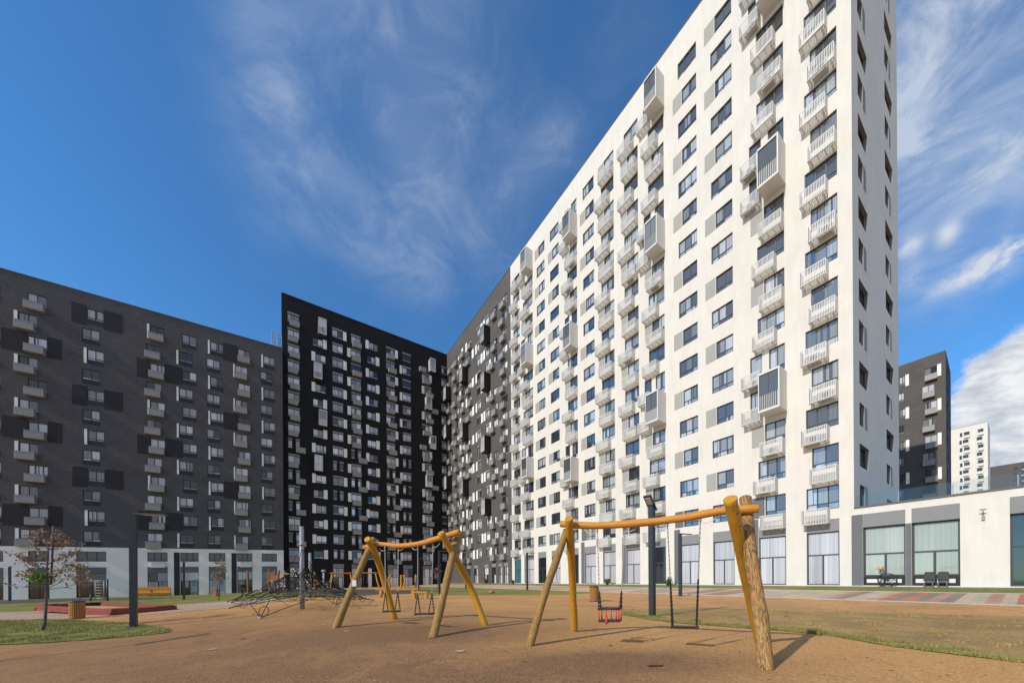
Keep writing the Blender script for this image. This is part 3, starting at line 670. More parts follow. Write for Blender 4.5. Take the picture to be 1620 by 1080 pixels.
def bay_geo(root, fr, a0, a1, z0, z1, dep, body, frame_m, pane_m, near_low=True):
    """projecting glazed box: solid shell (body), framed front with railing, glass"""
    mb = MB(); t = .09
    mb.fbox(fr, a0, a1, 0, dep, z1-.12, z1); mb.fbox(fr, a0, a1, 0, dep, z0, z0+.12)
    solid = (a0, a0+t) if near_low else (a1-t, a1); glz = (a1-.05, a1) if near_low else (a0, a0+.05)
    mb.fbox(fr, solid[0], solid[1], 0, dep, z0+.12, z1-.12)
    b = mb.build('glazed_bay', body, root)
    f = MB(); i0, i1 = (a0+t, a1) if near_low else (a0, a1-t)
    zr = z0+.12+(z1-z0)*.38
    f.fbox(fr, i0, i1, dep-.08, dep-.03, z0+.12, z0+.18); f.fbox(fr, i0, i1, dep-.08, dep-.03, z1-.2, z1-.12); f.fbox(fr, i0, i1, dep-.08, dep-.03, zr-.03, zr+.03)
    for a in (i0, (i0+i1)/2-.02, i1-.05): f.fbox(fr, a, a+.04, dep-.078, dep-.032, z0+.12, z1-.12)
    for d in (.02, dep/2, dep-.13): f.fbox(fr, glz[0], glz[1], d, d+.05, z0+.12, z1-.12)
    f.fbox(fr, glz[0], glz[1], .07, dep-.13, zr-.03, zr+.03)
    f.build('bay_frame', frame_m, b)
    f = MB(); n = 11
    for i in range(n):
        a = i0+.04+(i1-i0-.11)*i/(n-1); f.fbox(fr, a, a+.03, dep-.03, dep-.012, z0+.14, zr)
    f.build('bay_railing', 'metal_light', b)
    f = MB(); f.fbox(fr, i0-.09 if near_low else i0, i0 if near_low else i0+.06, dep, dep+.02, z0, z1); f.fbox(fr, (i1-.06) if near_low else i1, i1 if near_low else i1+.09, dep, dep+.02, z0, z1)
    f.fbox(fr, a0+.1, a1-.1, dep, dep+.018, z0, z0+.17); f.fbox(fr, a0+.1, a1-.1, dep, dep+.018, z1-.17, z1); f.build('bay_surround', 'metal_light' if body != 'panel_black' else 'metal_mid', b)
    p = MB(); dp = dep-.055
    for (q0, q1) in ((z0+.18, zr), (zr, z1-.2)):
        p.quad([fr.pt(i0, dp, q0), fr.pt(i1, dp, q0), fr.pt(i1, dp, q1), fr.pt(i0, dp, q1)], 0, [(i0, q0), (i1, q0), (i1, q1), (i0, q1)], random.uniform(.2, .9))
        g = (glz[0]+glz[1])/2; p.quad([fr.pt(g, .03, q0), fr.pt(g, dp, q0), fr.pt(g, dp, q1), fr.pt(g, .03, q1)], 0, [(0, q0), (1, q0), (1, q1), (0, q1)], random.random())
    p.build('pane', pane_m, b)
def fn_win(it_a, it_b, it): window_geo(it_a, it_b, it[0], it[2], it[2].get('depth', .2))
def fn_box(dep0, dep1):
    def f(a, b, it): bx = it[1]; a.fbox(it[0], bx[0], bx[1], dep0, dep1, bx[2], bx[3])
    return f
def fn_bars(a, b, it): bx = it[1]; basket_bars(a, it[0], *bx)
def fn_solid(a, b, it): bx = it[1]; basket_solid(a, it[0], *bx)
def body(root, fr, a0, a1, z0, z1, dep, mside='plaster', coping='coping', name='end_wall', skip=()):
    """side and rear walls and roof behind a facade"""
    mb = MB(); P = fr.pt
    if 'lo' not in skip: mb.quad([P(a0, 0, z0), P(a0, -dep, z0), P(a0, -dep, z1), P(a0, 0, z1)], 0, [(0, z0), (dep, z0), (dep, z1), (0, z1)])
    if 'hi' not in skip: mb.quad([P(a1, -dep, z0), P(a1, 0, z0), P(a1, 0, z1), P(a1, -dep, z1)], 0, [(0, z0), (dep, z0), (dep, z1), (0, z1)])
    mb.quad([P(a1, -dep, z0), P(a0, -dep, z0), P(a0, -dep, z1), P(a1, -dep, z1)], 0, [(a1, z0), (a0, z0), (a0, z1), (a1, z1)])
    mb.build(name, mside, root)
    r = MB(); r.quad([P(a0, 0, z1-.5), P(a1, 0, z1-.5), P(a1, -dep, z1-.5), P(a0, -dep, z1-.5)], 0)
    for q in ((a0, a1, -.35, .05), (a0, a1, -dep-.05, -dep+.35)): r.fbox(fr, q[0], q[1], q[2], q[3], z1, z1+.08, 1)
    r.fbox(fr, a0-.05, a0+.35, -dep+.35, -.35, z1, z1+.08, 1); r.fbox(fr, a1-.35, a1+.05, -dep+.35, -.35, z1, z1+.08, 1)
    return r.build('roof', ['roofing', coping], root)

# ------------------------------------------------------------------ white block (facade W, gable E)
FW = Frame(DN*CW, DW, -DN)
def ap(fr, x, y=600): return fr.px(x, y)[0]
WT0, FH = 50.37, 2.918; WR = 53.3; WB = -1.0
U0, U1 = ap(FW, 1350), ap(FW, 808.5)
wb = empty('white_apartment_block', (*FW.pt(U0, 0, -.57)[:2], -.57), 'tall white plastered apartment block with rows of barred white balcony baskets, nearest on the right', 'building')
# column: name, window px left/right (wide row), (narrow row) left, panel left, basket px wide row, basket px narrow row, parity of wide rows
cols = [
 dict(w=(1274.7, 1326.5), nl=1284, bas=((1271, 1312), (1284, 1326.5)), par=1, n=3),
 dict(w=(1199, 1242), nl=1209.7, pl=(1189, 1209), bas=((1195, 1230), (1206, 1242)), par=0, n=3, bays=(1, 6, 12)),
 dict(w=(1126.7, 1160.4), nl=1133.5, pl=(1117, 1133), par=1, n=3),
 dict(w=(1075, 1104.2), nl=1081, pl=(1067, 1080.5), par=0, n=3),
 dict(w=(1027, 1052), nl=1032, pl=(1021, 1031.6), bas=((1021, 1043.5), (1028, 1052)), par=1, n=2, bays=(0, 5, 11)),
 dict(w=(989, 1011), nl=993.5, pl=(984, 993), bas=((983.5, 1005), (989.5, 1011)), par=0, n=2),
 dict(w=(952.5, 972.5), nl=957, pl=(948, 956.6), bas=((947, 966.5), (952.5, 972.5)), par=1, n=2),
 dict(w=(923.5, 941), nl=927.5, pl=(919, 927.2), par=0, n=2),
 dict(w=(898.5, 913.8), nl=902, pl=(894.5, 901.8), bas=((894, 908), (899, 913.8)), par=1, n=2, bays=(1, 6, 12)),
 dict(w=(871.3, 885), nl=874.6, pl=(868, 874.4), par=0, n=2),
 dict(w=(850, 862.6), nl=853, pl=(847, 852.8), par=1, n=2),
 dict(w=(828, 843.3), nl=831, pl=(825, 830.8), bas=((827, 838.5), (831, 843.3)), par=0, n=2, bays=(0, 5, 11)),
 dict(w=(812.5, 822.8), nl=814.6, pl=(810.5, 814.4), bas=((811, 820), (813.5, 822.8)), par=1, n=2)]
ops, wins, bask, pans, pand = [], [], [], [], []
A = lambda x: ap(FW, x)
for ci, c in enumerate(cols):
    ar = A(c['w'][1]); alw = A(c['w'][0]); aln = A(c['nl'])       # a grows to the left
    for k in range(16):
        zt = WT0-FH*k; zb = zt-1.56; wide = (k % 2) == c['par']
        split = any(k in (b-1, b) for b in c.get('bays', ())) and not (k == 0 and 0 not in c.get('bays', ()) and 1 not in c.get('bays', ()))
        if split:
            W_ = alw-ar+.55
            parts = [(ar+W_*.64, ar+W_, 1), (ar, ar+W_*.44, 2)]
            for p0, p1, n in parts:
                ops.append((p0, p1, zb-.45, zt)); wins.append((FW, ops[-1], dict(a0=p0, a1=p1, z0=zb-.45, z1=zt, n=n, tr=.24)))
            bask.append((FW, (ar+W_*.62, ar+W_*.62+1.35, zt-2.68, zt-1.6), None))
            if k in c['bays']:
                bay_geo(wb, FW, ar-.12, ar+1.28, zt-2.45, zt+.62, 1.4, 'metal_light', 'frame_dark', 'pane_bay', True)
        else:
            al = alw if wide else aln
            has = 'bas' in c; nn = c['n'] if wide else 2
            lowr = zb if not has else zb-.12
            ops.append((ar, al, lowr, zt)); wins.append((FW, ops[-1], dict(a0=ar, a1=al, z0=lowr, z1=zt, n=nn, tr=.28)))
            if not wide and 'pl' in c:
                q = (A(c['pl'][1])+.02, A(c['pl'][0]), lowr, zt); (pand if k == 15 else pans).append((FW, q, None))
            if has:
                b = c['bas'][0 if wide else 1]; bask.append((FW, (A(b[1]), A(b[0]), zt-2.72, zt-1.62), None))
    # shop front below
    a0, a1 = ar, alw; ops.append((a0, a1, -.50, 3.32))
    pand.append((FW, (a0, a1+.0, 3.34, 4.2), 'mid'))
    dark_left = ci in (1, 3, 5, 7)
    if dark_left:
        zt15 = WT0-FH*15; p0, p1 = A(c['w'][0])+.03, A(c['pl'][0])+.1
        pand.append((FW, (p0, p1, -.5, (zt15 if (15 % 2) == c['par'] else zt15-1.75)), 'dark'))
    pane = 'pane_dark' if ci in (4, 10, 8) else ('pane_teal' if ci == 12 else 'pane_shop')
    c['shop'] = (a0, a1, pane)
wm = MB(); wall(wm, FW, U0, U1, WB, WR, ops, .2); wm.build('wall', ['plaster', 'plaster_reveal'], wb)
emit(wb, wins, 'window', 'frame_dark', fn_win, ('pane', 'pane_white_block'))
emit(wb, bask, 'balcony_basket', 'metal_light', fn_bars)
emit(wb, pans, 'grey_panel', 'panel_grey', fn_box(.001, .015))
rga = random.Random(21)
for fr_, bx, _ in bask:
    if rga.random() > .34 or not seen(fr_, bx): continue
    c_ = (bx[0]+bx[1])/2+rga.uniform(-.15, .15); m_ = MB(); m_.fbox(fr_, c_-.4, c_+.4, .16, .46, bx[2]+.05, bx[2]+.62, 0)
    cz = bx[2]+.335
    for q_ in range(12):
        t0, t1 = q_*math.pi/6, (q_+1)*math.pi/6
        m_.quad([fr_.pt(c_-.08, .465, cz), fr_.pt(c_-.08+.2*math.cos(t0), .465, cz+.2*math.sin(t0)), fr_.pt(c_-.08+.2*math.cos(t1), .465, cz+.2*math.sin(t1))], 1)
    m_.build('air_conditioner', ['white_box', 'metal_dark'], wb)
for fr, q, kind in pand:
    mb = MB(); mb.fbox(fr, q[0], q[1], .001, .03 if kind == 'dark' else .022, q[2], q[3]); mb.build('dark_panel', 'panel_dark' if kind != 'mid' else 'panel_mid', wb)
for c in cols:
    a0, a1, pn = c['shop']; a, b = MB(), MB()
    window_geo(a, b, FW, dict(a0=a0, a1=a1, z0=-.5, z1=3.32, n=2, tr=.57, low_mull=True, t=.075), .2); f = a.build('shop_window', 'frame_dark', wb); b.build('pane', pn, f)
# gable
FE = Frame(DW*U0, DN, -DW)
ae = lambda x: ap(FE, x, 600)
E0, E1 = CW, ae(1421.5)
ops, wins, pans = [], [], []
for k in range(17):
    zt = WT0-FH*k
    for i, (xl, xr) in enumerate(((1359.5, 1374), (1402, 1413.5))):
        a0, a1 = ae(xl), ae(xr)
        if (k+i) % 2: a1 = a0+(a1-a0)*.52
        ops.append((a0, a1, zt-1.62, zt)); wins.append((FE, ops[-1], dict(a0=a0, a1=a1, z0=zt-1.62, z1=zt, n=1 if (k+i) % 2 else 2, depth=.3)))
        if (k+i) % 2: pans.append((FE, (a1+.02, a0+1.95, zt-1.62, zt), None))
wm = MB(); wall(wm, FE, E0, E1, WB, WR, ops, .3); wm.build('end_wall', ['plaster', 'panel_mid'], wb)
emit(wb, wins, 'gable_window', 'frame_dark', fn_win, ('pane', 'pane_dark'))
emit(wb, pans, 'gable_panel', 'panel_mid', fn_box(.001, .015))
body(wb, FW, U0, U1, WB, WR, E1-E0, 'plaster', name='rear_wall', skip=('lo',))

# ------------------------------------------------------------------ black corner block: wing M (across) and wing N (in line with the white block)
UM = ap(FW, 708, 700)
FN = FW; FM = Frame(DW*UM, DN, -DW)
am = lambda x, y=600: ap(FM, x, y)
MT0, MH = 49.75, 2.925
db = empty('black_corner_block', (*FM.pt(CW, 0, -.6)[:2], -.9), 'black brick apartment block with white window panels filling the courtyard corner', 'building')
Z3 = lambda v: 430+v/4.05
mops, mwins, mbask, mfin, mhead = [], [], [], [], []
mb_bays = []
def mw(l, r, zt, n=2, h=1.5, fr=FM, A_=am, hd=True, tr=.22):
    a0, a1 = sorted((A_(Z3(l)), A_(Z3(r)))); mops.append((a0, a1, zt-h, zt)); mwins.append((fr, mops[-1], dict(a0=a0, a1=a1, z0=zt-h, z1=zt, n=n, tr=tr, depth=.15)))
    if hd: mhead.append((fr, (a0, a1, zt+.02, zt+.38), None))
def mf(l, r, zt):
    a0, a1 = sorted((am(Z3(l)), am(Z3(r)))); mfin.append((FM, (a0, a1, zt-1.55, zt+.2), None))
def mbk(l, r, zt):
    a0, a1 = sorted((am(Z3(l)), am(Z3(r)))); mbask.append((FM, (a0, a1, zt-2.3, zt-1.32), None))
for k in range(16):
    zt = MT0-MH*k; lowr = k >= 8; sp = lowr and k % 2 == 0
    # M1
    if sp: mw(102, 130, zt, 1); mw(150, 178, zt, 1); mbk(152, 214, zt)
    else: mw(102, 178, zt); mbk(*((104, 168) if (k % 2 or lowr) else (116, 180)), zt)
    # M2 fins and bays
    bays = {0: 297, 3: 268, 6: 297, 9: 268}
    if k in bays: mb_bays.append((bays[k], bays[k]+52, zt))
    elif k in (2, 4, 8, 10, 12, 14): mf(255, 279, zt); mw(280, 346, zt, hd=False)
    else: mw(263, 327, zt, hd=False); mf(328, 353, zt)
    # M3
    if lowr and k % 2: mw(389, 415, zt, 1); mw(431, 457, zt, 1)
    else:
        mw(388, 457, zt)
        if k % 2 == 0 and k != 14: mf(458, 480, zt)
    # M4
    if sp: mw(506, 530, zt, 1); mw(548, 571, zt, 1); mbk(552, 606, zt)
    else:
        mw(508, 571, zt); mbk(*((518, 574) if k % 2 == 0 else (512, 568)), zt)
        if k % 2: mf(484, 506, zt)
    # M5
    if k % 2 == 0: mf(602, 622, zt); mw(623, 680, zt, hd=False)
    else: mw(611, 665, zt, hd=False); mf(666, 689, zt)
    # M6
    if lowr and k % 2: mw(732, 752, zt, 1); mw(770, 789, zt, 1); mbk(776, 822, zt)
    else:
        mw(732, 788, zt); mbk(*((736, 784) if k % 2 == 0 else (746, 796)), zt)
        if k % 2 == 0: mf(790, 808, zt)
    # M7
    if sp: mw(837, 857, zt, 1); mw(872, 891, zt, 1)
    else:
        mw(837, 891, zt)
        if k % 2: mf(819, 835, zt)
    # M8
    if k in (0, 3, 6, 9): mb_bays.append((1003 if k % 2 == 0 else 978, 1038 if k % 2 == 0 else 1013, zt)); mbk(*((944, 985) if k % 2 == 0 else (1020, 1060)), zt-.4)
    elif k % 2: mw(960, 1005, zt); mf(1007, 1024, zt); mbk(966, 1010, zt)
    else: mf(960, 977, zt); mw(979, 1022, zt); mbk(985, 1030, zt)
    # M9 at the corner
    mw(1086, 1118, zt, 2)
ML0, ML1 = am(447, 700), CW
for (l, r, h) in ((108, 178, 0), (385, 455, 0), (735, 800, 0), (835, 895, 0), (505, 570, 0), (960, 1020, 0)):
    a0, a1 = am(Z3(l)), am(Z3(r)); q = (a0, a1, -2.2, 2.6); mops.append(q); mwins.append((FM, q, dict(a0=a0, a1=a1, z0=-2.2, z1=2.6, n=2, tr=.62, depth=.15))); mhead.append((FM, (a0, a1, 2.62, 3.4), None))
for (l, r) in ((610, 632), (976, 996)):
    mfin.append((FM, (am(Z3(l)), am(Z3(r)), -2.0, 2.6), None))
MR = 53.15
wm = MB(); wall(wm, FM, ML0, ML1, -3, MR, mops, .15, 0, 0); wm.build('wall', ['black_brick'], db)
# wing N
Z10 = lambda v: 700+v/6.75
an = lambda v: ap(FN, Z10(v), 640)
nops, nwins, nb, nfin, nhead, nbays = [], [], [], [], [], []
def nw(l, r, zt, n=2, h=1.5, hd=True):
    a0, a1 = sorted((an(l), an(r))); nops.append((a0, a1, zt-h, zt)); nwins.append((FN, nops[-1], dict(a0=a0, a1=a1, z0=zt-h, z1=zt, n=n, tr=.22, depth=.15)))
    if hd: nhead.append((FN, (a0, a1, zt+.02, zt+.36), None))
def nf(l, r, zt):
    a0, a1 = sorted((an(l), an(r))); nfin.append((FN, (a0, a1, zt-1.55, zt+.25), None))
def nbk(l, r, zt, e=1.42):
    a1 = an(l); nb.append((FN, (a1-e, a1, zt-2.3, zt-1.28), None))
for k in range(16):
    zt = MT0-MH*k; od = k % 2
    nw(636, 696, zt, hd=False); nbk(630 if od else 640, 0, zt)
    if k in (1, 4, 8, 12): nbays.append((475, zt)); nw(462, 500, zt)
    else:
        nf(440, 458, zt) if not od else nf(503, 520, zt)
        nw(462, 500, zt, 2 if od else 1)
        nw(548, 590, zt, hd=False); nbk(525 if od else 548, 0, zt)
    if od or k < 6: nw(372, 410, zt)
    else: nw(372, 386, zt, 1); nw(396, 410, zt, 1)
    nf(413 if not od else 356, 432 if not od else 371, zt)
    if k in (2, 6, 10): nbays.append((245, zt))
    else:
        nw(268, 312, zt, hd=False); nbk(272 if od else 290, 0, zt)
        nf(318 if od else 250, 338 if od else 266, zt)
    nf(184 if od else 207, 200 if od else 224, zt); nw(202 if not od else 204, 206.5 if not od else 238, zt, 1, hd=False); nbk(200 if od else 214, 0, zt)
    nw(150, 178, zt, hd=False); nbk(130 if od else 143, 0, zt)
    if k in (2, 5, 9): nbays.append((70, zt))
    else: nw(84, 110, zt, hd=False); nbk(66 if od else 80, 0, zt)
for (l, r) in ((690, 650), (628, 590), (560, 520), (480, 440), (370, 330), (290, 250)):
    a0, a1 = sorted((an(l), an(r))); q = (a0, a1, -.6, 2.4); nops.append(q); nwins.append((FN, q, dict(a0=a0, a1=a1, z0=-.6, z1=2.4, n=2, tr=.55, depth=.15))); nhead.append((FN, (a0, a1, 2.42, 3.0), None))
wm = MB(); wall(wm, FN, U1, UM, WB-2, MR, nops, .15, 0, 1); wm.build('wall', ['mid_brick', 'black_brick'], db)
emit(db, mwins+nwins, 'window', 'frame_black', fn_win, ('pane', 'pane_black_block'))
emit(db, mbask+nb, 'balcony_basket', 'metal_mid', fn_solid)
emit(db, mfin+nfin, 'white_panel', 'panel_white', fn_box(.001, .03))
emit(db, mhead+nhead, 'grey_panel', 'panel_mid', fn_box(.001, .02))
for (l, r, zt) in mb_bays: bay_geo(db, FM, am(Z3(l)), am(Z3(r)), zt-2.4, zt+.6, 1.2, 'metal_dark', 'metal_mid', 'pane_black_block', False)
for (l, zt) in nbays:
    a1 = an(l); bay_geo(db, FN, a1-1.45, a1, zt-2.5, zt+.5, 1.4, 'panel_black', 'metal_mid', 'pane_black_block', True)
body(db, FM, ML0, ML1+14, -3, MR, 14, 'dark_brick', name='end_wall')
rb = MB(); rb.quad([FN.pt(U1, 0, MR-.5), FN.pt(UM+.1, 0, MR-.5), FN.pt(UM+.1, -14, MR-.5), FN.pt(U1, -14, MR-.5)], 0); rb.fbox(FN, U1, UM-.02, -.35, .05, MR, MR+.08, 1); rb.build('roof', ['roofing', 'coping'], db)
rb = MB(); rb.quad([FN.pt(UM, -14, WB), FN.pt(U1, -14, WB), FN.pt(U1, -14, MR), FN.pt(UM, -14, MR)], 0); rb.build('rear_wall', 'dark_brick', db)
an_ = MB(); c0 = FM.pt(am(459), -2, MR)
for i, h in enumerate((.9, 1.3, 1.0)): an_.tube([c0+Vector((i*.35, 0, 0)), c0+Vector((i*.35, 0, h))], .025, 5)
an_.build('antenna', 'galv', db)

# ------------------------------------------------------------------ grey block on the left
LT = .024
FL = Frame(DW*74.75, DN, -DW, LT, 0); FL.ar = FL.px(60, 700)[0]
al_ = lambda x: ap(FL, x, 680)
Z1 = lambda v: v/3.52
lb = empty('grey_apartment_block', (*FL.pt(al_(445), 0, -2)[:2], -2.0), 'dark grey brick apartment block with a pale ground floor, at the left edge', 'building')
LT0, LH = 39.15, 2.9; LR = 41.35
lops, lwins, lbk, lfin, lpan, lblk = [], [], [], [], [], []
def lw(l, r, zt, black=True, h=1.5, n=2):
    a0, a1 = al_(Z1(l)), al_(Z1(r)); lops.append((a0, a1, zt-h, zt)); lwins.append((FL, lops[-1], dict(a0=a0, a1=a1, z0=zt-h, z1=zt, n=n, tr=.2, depth=.15)))
    if black: lblk.append((FL, (a0, a1, zt-h-.62, zt-h-.01), None))
def lf(l, r, zt): lfin.append((FL, (al_(Z1(l)), al_(Z1(r)), zt-2.1, zt+.1), None))
def lk(l, r, zt): a0, a1 = al_(Z1(l)), al_(Z1(r)); lbk.append((FL, (a0, a1, zt-2.36, zt-1.32), None))
def lp(l, r, zt, holes):
    a0, a1 = al_(Z1(l)), al_(Z1(r)); hs = sorted(holes); cur = a0
    for h0, h1 in hs+[(a1, a1)]:
        if h0-cur > .05: lpan.append((FL, (cur, h0, zt-2.45, zt+.4), None))
        cur = h1
for k in range(12):
    zt = LT0-LH*k; m4 = k % 4
    lw(-75 if k % 2 else -65, 3 if k % 2 else 8, zt, True)
    if k % 2: lf(82, 102, zt); lw(106, 214, zt, False); lk(92, 204, zt)
    else:
        lw(157, 267, zt, False); lk(146, 258, zt)
        if m4 == 2: lp(10, 348, zt, [(al_(Z1(157)), al_(Z1(267)))])
    if k % 2: lw(459, 558, zt)
    else:
        lw(488, 582, zt)
        if m4 == 0: lp(402, 687, zt, [(al_(Z1(488)), al_(Z1(582)))])
        else: lf(470, 486, zt)
    if k % 2: lw(816, 902, zt, False); lk(812, 898, zt)
    else:
        lw(838, 920, zt, False); lk(834, 918, zt)
        if m4 == 0: lf(823, 835, zt)
    if k % 2: lf(985, 996, zt); lw(998, 1075, zt)
    else: lw(1017, 1096, zt)
    if m4 == 2: lp(764, 1016, zt, [(al_(Z1(838)), al_(Z1(920)))])
    if k % 2: lw(1153, 1226, zt)
    else:
        lf(1161, 1171, zt); lw(1173, 1245, zt)
        if m4 == 0: lp(1246, 1326, zt, [])
    if k % 2: lf(1301, 1309, zt); lw(1311, 1380, zt, False); lk(1308, 1378, zt)
    else: lw(1328, 1395, zt, False); lk(1327, 1395, zt)
    if k % 2: lw(1453, 1517, zt)
    else: lf(1458, 1467, zt); lw(1469, 1532, zt)
for da in (5.5, 10.5, 15.5):                                 # the facade goes on past the left edge of the view
    for k in range(12):
        a0 = al_(-20)-da+(.5 if k % 2 else 0); zt = LT0-LH*k; lops.append((a0, a0+2.0, zt-1.5, zt)); lwins.append((FL, lops[-1], dict(a0=a0, a1=a0+2.0, z0=zt-1.5, z1=zt, n=2, tr=.2, depth=.15)))
LD = 4.95; LB = -4
gops = []
gl = [(43, 77), (119, 167), (232, 264), (284, 313), (329, 355.5), (374, 398), (413, 437), (-22, 4)]
gwin = []
for l, r in gl:
    a0, a1 = al_(l), al_(r)
    gops += [(a0, a1, 2.9, 4.35), (a0, a1, LB+.2, 1.25)]
    gwin.append((a0, a1))
L0, L1 = al_(-60)-17, al_(447.5)
wm = MB(); wall(wm, FL, L0, L1, LD, LR, lops, .15, 0, 0); wm.build('wall', ['grey_brick'], lb)
wm = MB(); wall(wm, FL, L0, L1, LB, LD, gops, .25, 0, 0); wm.build('ground_floor_wall', ['plaster_pale'], lb)
emit(lb, lwins, 'window', 'frame_black', fn_win, ('pane', 'pane_grey_block'))
emit(lb, lbk, 'balcony_basket', 'metal_mid', fn_solid)
emit(lb, lfin, 'white_panel', 'panel_white', fn_box(.001, .05))
emit(lb, lpan, 'dark_panel', 'dark_brick', fn_box(.001, .015))
emit(lb, lblk, 'black_panel', 'panel_black', fn_box(.001, .02))
for i, (a0, a1) in enumerate(gwin):
    a, b = MB(), MB(); window_geo(a, b, FL, dict(a0=a0, a1=a1, z0=2.9, z1=4.35, n=3, tr=.2), .25); f = a.build('window', 'frame_black', lb); b.build('pane', 'pane_dark', f)
    a, b = MB(), MB(); window_geo(a, b, FL, dict(a0=a0, a1=a1, z0=LB+.2, z1=1.25, n=2, tr=.72, low_mull=True), .25); f = a.build('shop_window', 'frame_black', lb); b.build('pane', 'pane_dark' if i in (0, 1, 7) else 'pane_grey_block', f)
    p = MB(); p.fbox(FL, a0, a1, .001, .02, 1.26, 2.1); p.build('header_panel', 'panel_dark', lb)
    if i in (2, 3, 4):
        w_ = a1-a0; p = MB(); p.fbox(FL, a0+w_*.56, a1-w_*.08, -.19, -.185, -2.0 if i > 2 else -1.0, .0); p.fbox(FL, a0+w_*.12, a0+w_*.42, -.19, -.185, -1.2, -.15); p.build('window_poster', 'poster', lb)
        for q_ in range(5):
            t_ = MB(); t_.fbox(FL, a0+w_*.62, a0+w_*(.80+.05*(q_ % 3)), -.184, -.181, -.30-q_*.16, -.24-q_*.16)
            if i > 2 or q_ < 4: t_.build('poster_lines', 'frame_dark', lb)
for (l, r) in ((274, 283.5), (365, 373.5)):
    p = MB(); p.fbox(FL, al_(l), al_(r)-.02, .001, .03, LB, 4.35); p.build('dark_panel', 'dark_brick', lb)
for (l, r) in ((239, 261), (379, 397)):
    p = MB(); basket_solid(p, FL, al_(l), al_(r), 1.95, 2.85, .4); p.build('balcony_basket', 'metal_light', lb)
body(lb, FL, L0, L1, LB, LR, 14, 'grey_brick', name='end_wall')
# lattice mast on its roof
mp_ = FL.pt(al_(437), -3.5, 0); zb_ = LR+LT*(al_(437)-FL.ar)
lm = empty('roof_mast', (mp_.x, mp_.y, zb_), 'small lattice mast standing on the roof of the grey block beside the black one', 'mast')
mb = MB(); b0 = Vector((mp_.x, mp_.y, zb_-.5))
for dx, dy in ((-.55, -.4), (.55, -.4), (.55, .4), (-.55, .4)): mb.tube([b0+Vector((dx, dy, 0)), b0+Vector((dx, dy, 5.1))], .05, 5)
for i in range(7):
    z = .5+i*.72
    for (p, q) in (((-.55, -.4), (.55, -.4)), ((.55, -.4), (.55, .4)), ((.55, .4), (-.55, .4)), ((-.55, .4), (-.55, -.4))):
        mb.tube([b0+Vector((*p, z)), b0+Vector((*q, z))], .03, 4); 
        if i < 6: mb.tube([b0+Vector((*p, z)), b0+Vector((*q, z+.72))], .022, 4)
mb.build('lattice', 'galv', lm)

# ------------------------------------------------------------------ shop annex on the right
PU0 = -14.0; PZ = 4.72
pb = empty('shop_annex', (*FW.pt(U0, 0, -.57)[:2], -.57), 'low white shop annex with wide shaded windows and a glass railed roof terrace', 'building')
P_ = lambda x: ap(FW, x, 860)
ops = [(P_(1432.5), P_(1365.5), -.5, 3.38), (P_(1519), P_(1442.5), -.5, 3.38), (-8.0, P_(1598), -.5, 3.38)]
wm = MB(); wall(wm, FW, PU0, U0-.004, WB, PZ, ops, .3, 0, 1); wm.build('wall', ['plaster', 'panel_dark'], pb)
for i, o in enumerate(ops):
    a, b = MB(), MB(); w = dict(a0=o[0], a1=o[1], z0=.12 if i < 2 else o[2], z1=o[3], n=2, tr=.45 if i < 2 else .55, low_mull=True, t=.085, cuts=[.47] if i == 0 else ([.52] if i == 1 else None))
    window_geo(a, b, FW, w, .3); f = a.build('shop_window', 'frame_dark', pb); b.build('pane', 'pane_blind' if i < 2 else 'pane_dark', f)
    h = MB(); h.fbox(FW, o[0], o[1], .001, .025, 3.4, 4.27); h.build('header_panel', 'panel_mid', pb)
    if i < 2:
        s = MB(); s.fbox(FW, o[0], o[1], -.28, -.2, -.5, .12, 0); n0 = o[0]+(o[1]-o[0])*.1
        s.fbox(FW, n0, o[0]+(o[1]-o[0])*.47, -.2, -.17, -.32, -.08, 1); s.fbox(FW, o[0]+(o[1]-o[0])*.52, o[0]+(o[1]-o[0])*.93, -.2, -.17, -.32, -.08, 1); s.build('sill_panel', ['frame_black', 'white_box'], pb)
h = MB(); h.fbox(FW, ops[0][1]+.01, P_(1347.5), .001, .03, -.5, 4.27); h.build('dark_panel', 'panel_dark', pb)
h = MB(); h.fbox(FW, ops[1][1]+.01, ops[0][0]-.01, .001, .02, -.5, 3.38); h.build('dark_panel', 'panel_dark', pb)
r = MB(); P = FW.pt; r.quad([P(PU0, 0, PZ-.2), P(U0-.01, 0, PZ-.2), P(U0-.01, -26, PZ-.2), P(PU0, -26, PZ-.2)], 0); r.fbox(FW, PU0, U0-.01, -.3, .06, PZ, PZ+.10, 1)
r.build('roof', ['roofing', 'coping'], pb)
r = MB()
r.quad([P(PU0, 0, WB), P(PU0, -26, WB), P(PU0, -26, PZ), P(PU0, 0, PZ)]); r.quad([P(PU0, -26, WB), P(U0, -26, WB), P(U0, -26, PZ), P(PU0, -26, PZ)]); r.quad([P(U0, -10.3, WB), P(U0, -26, WB), P(U0, -26, PZ), P(U0, -10.3, PZ)]); r.build('rear_wall', 'plaster', pb)
g = MB(); g.fbox(FW, PU0, U0-.06, -1.0, -.988, PZ+.0, PZ+1.0, 0); g.build('glass_railing', 'rail_glass', pb)
g = MB()
for i in range(9): 
    u = U0-1.9-i*2.2; g.fbox(FW, u-.02, u+.02, -.985, -.945, PZ, PZ+.85, 0)
g.build('railing_posts', 'galv', pb)
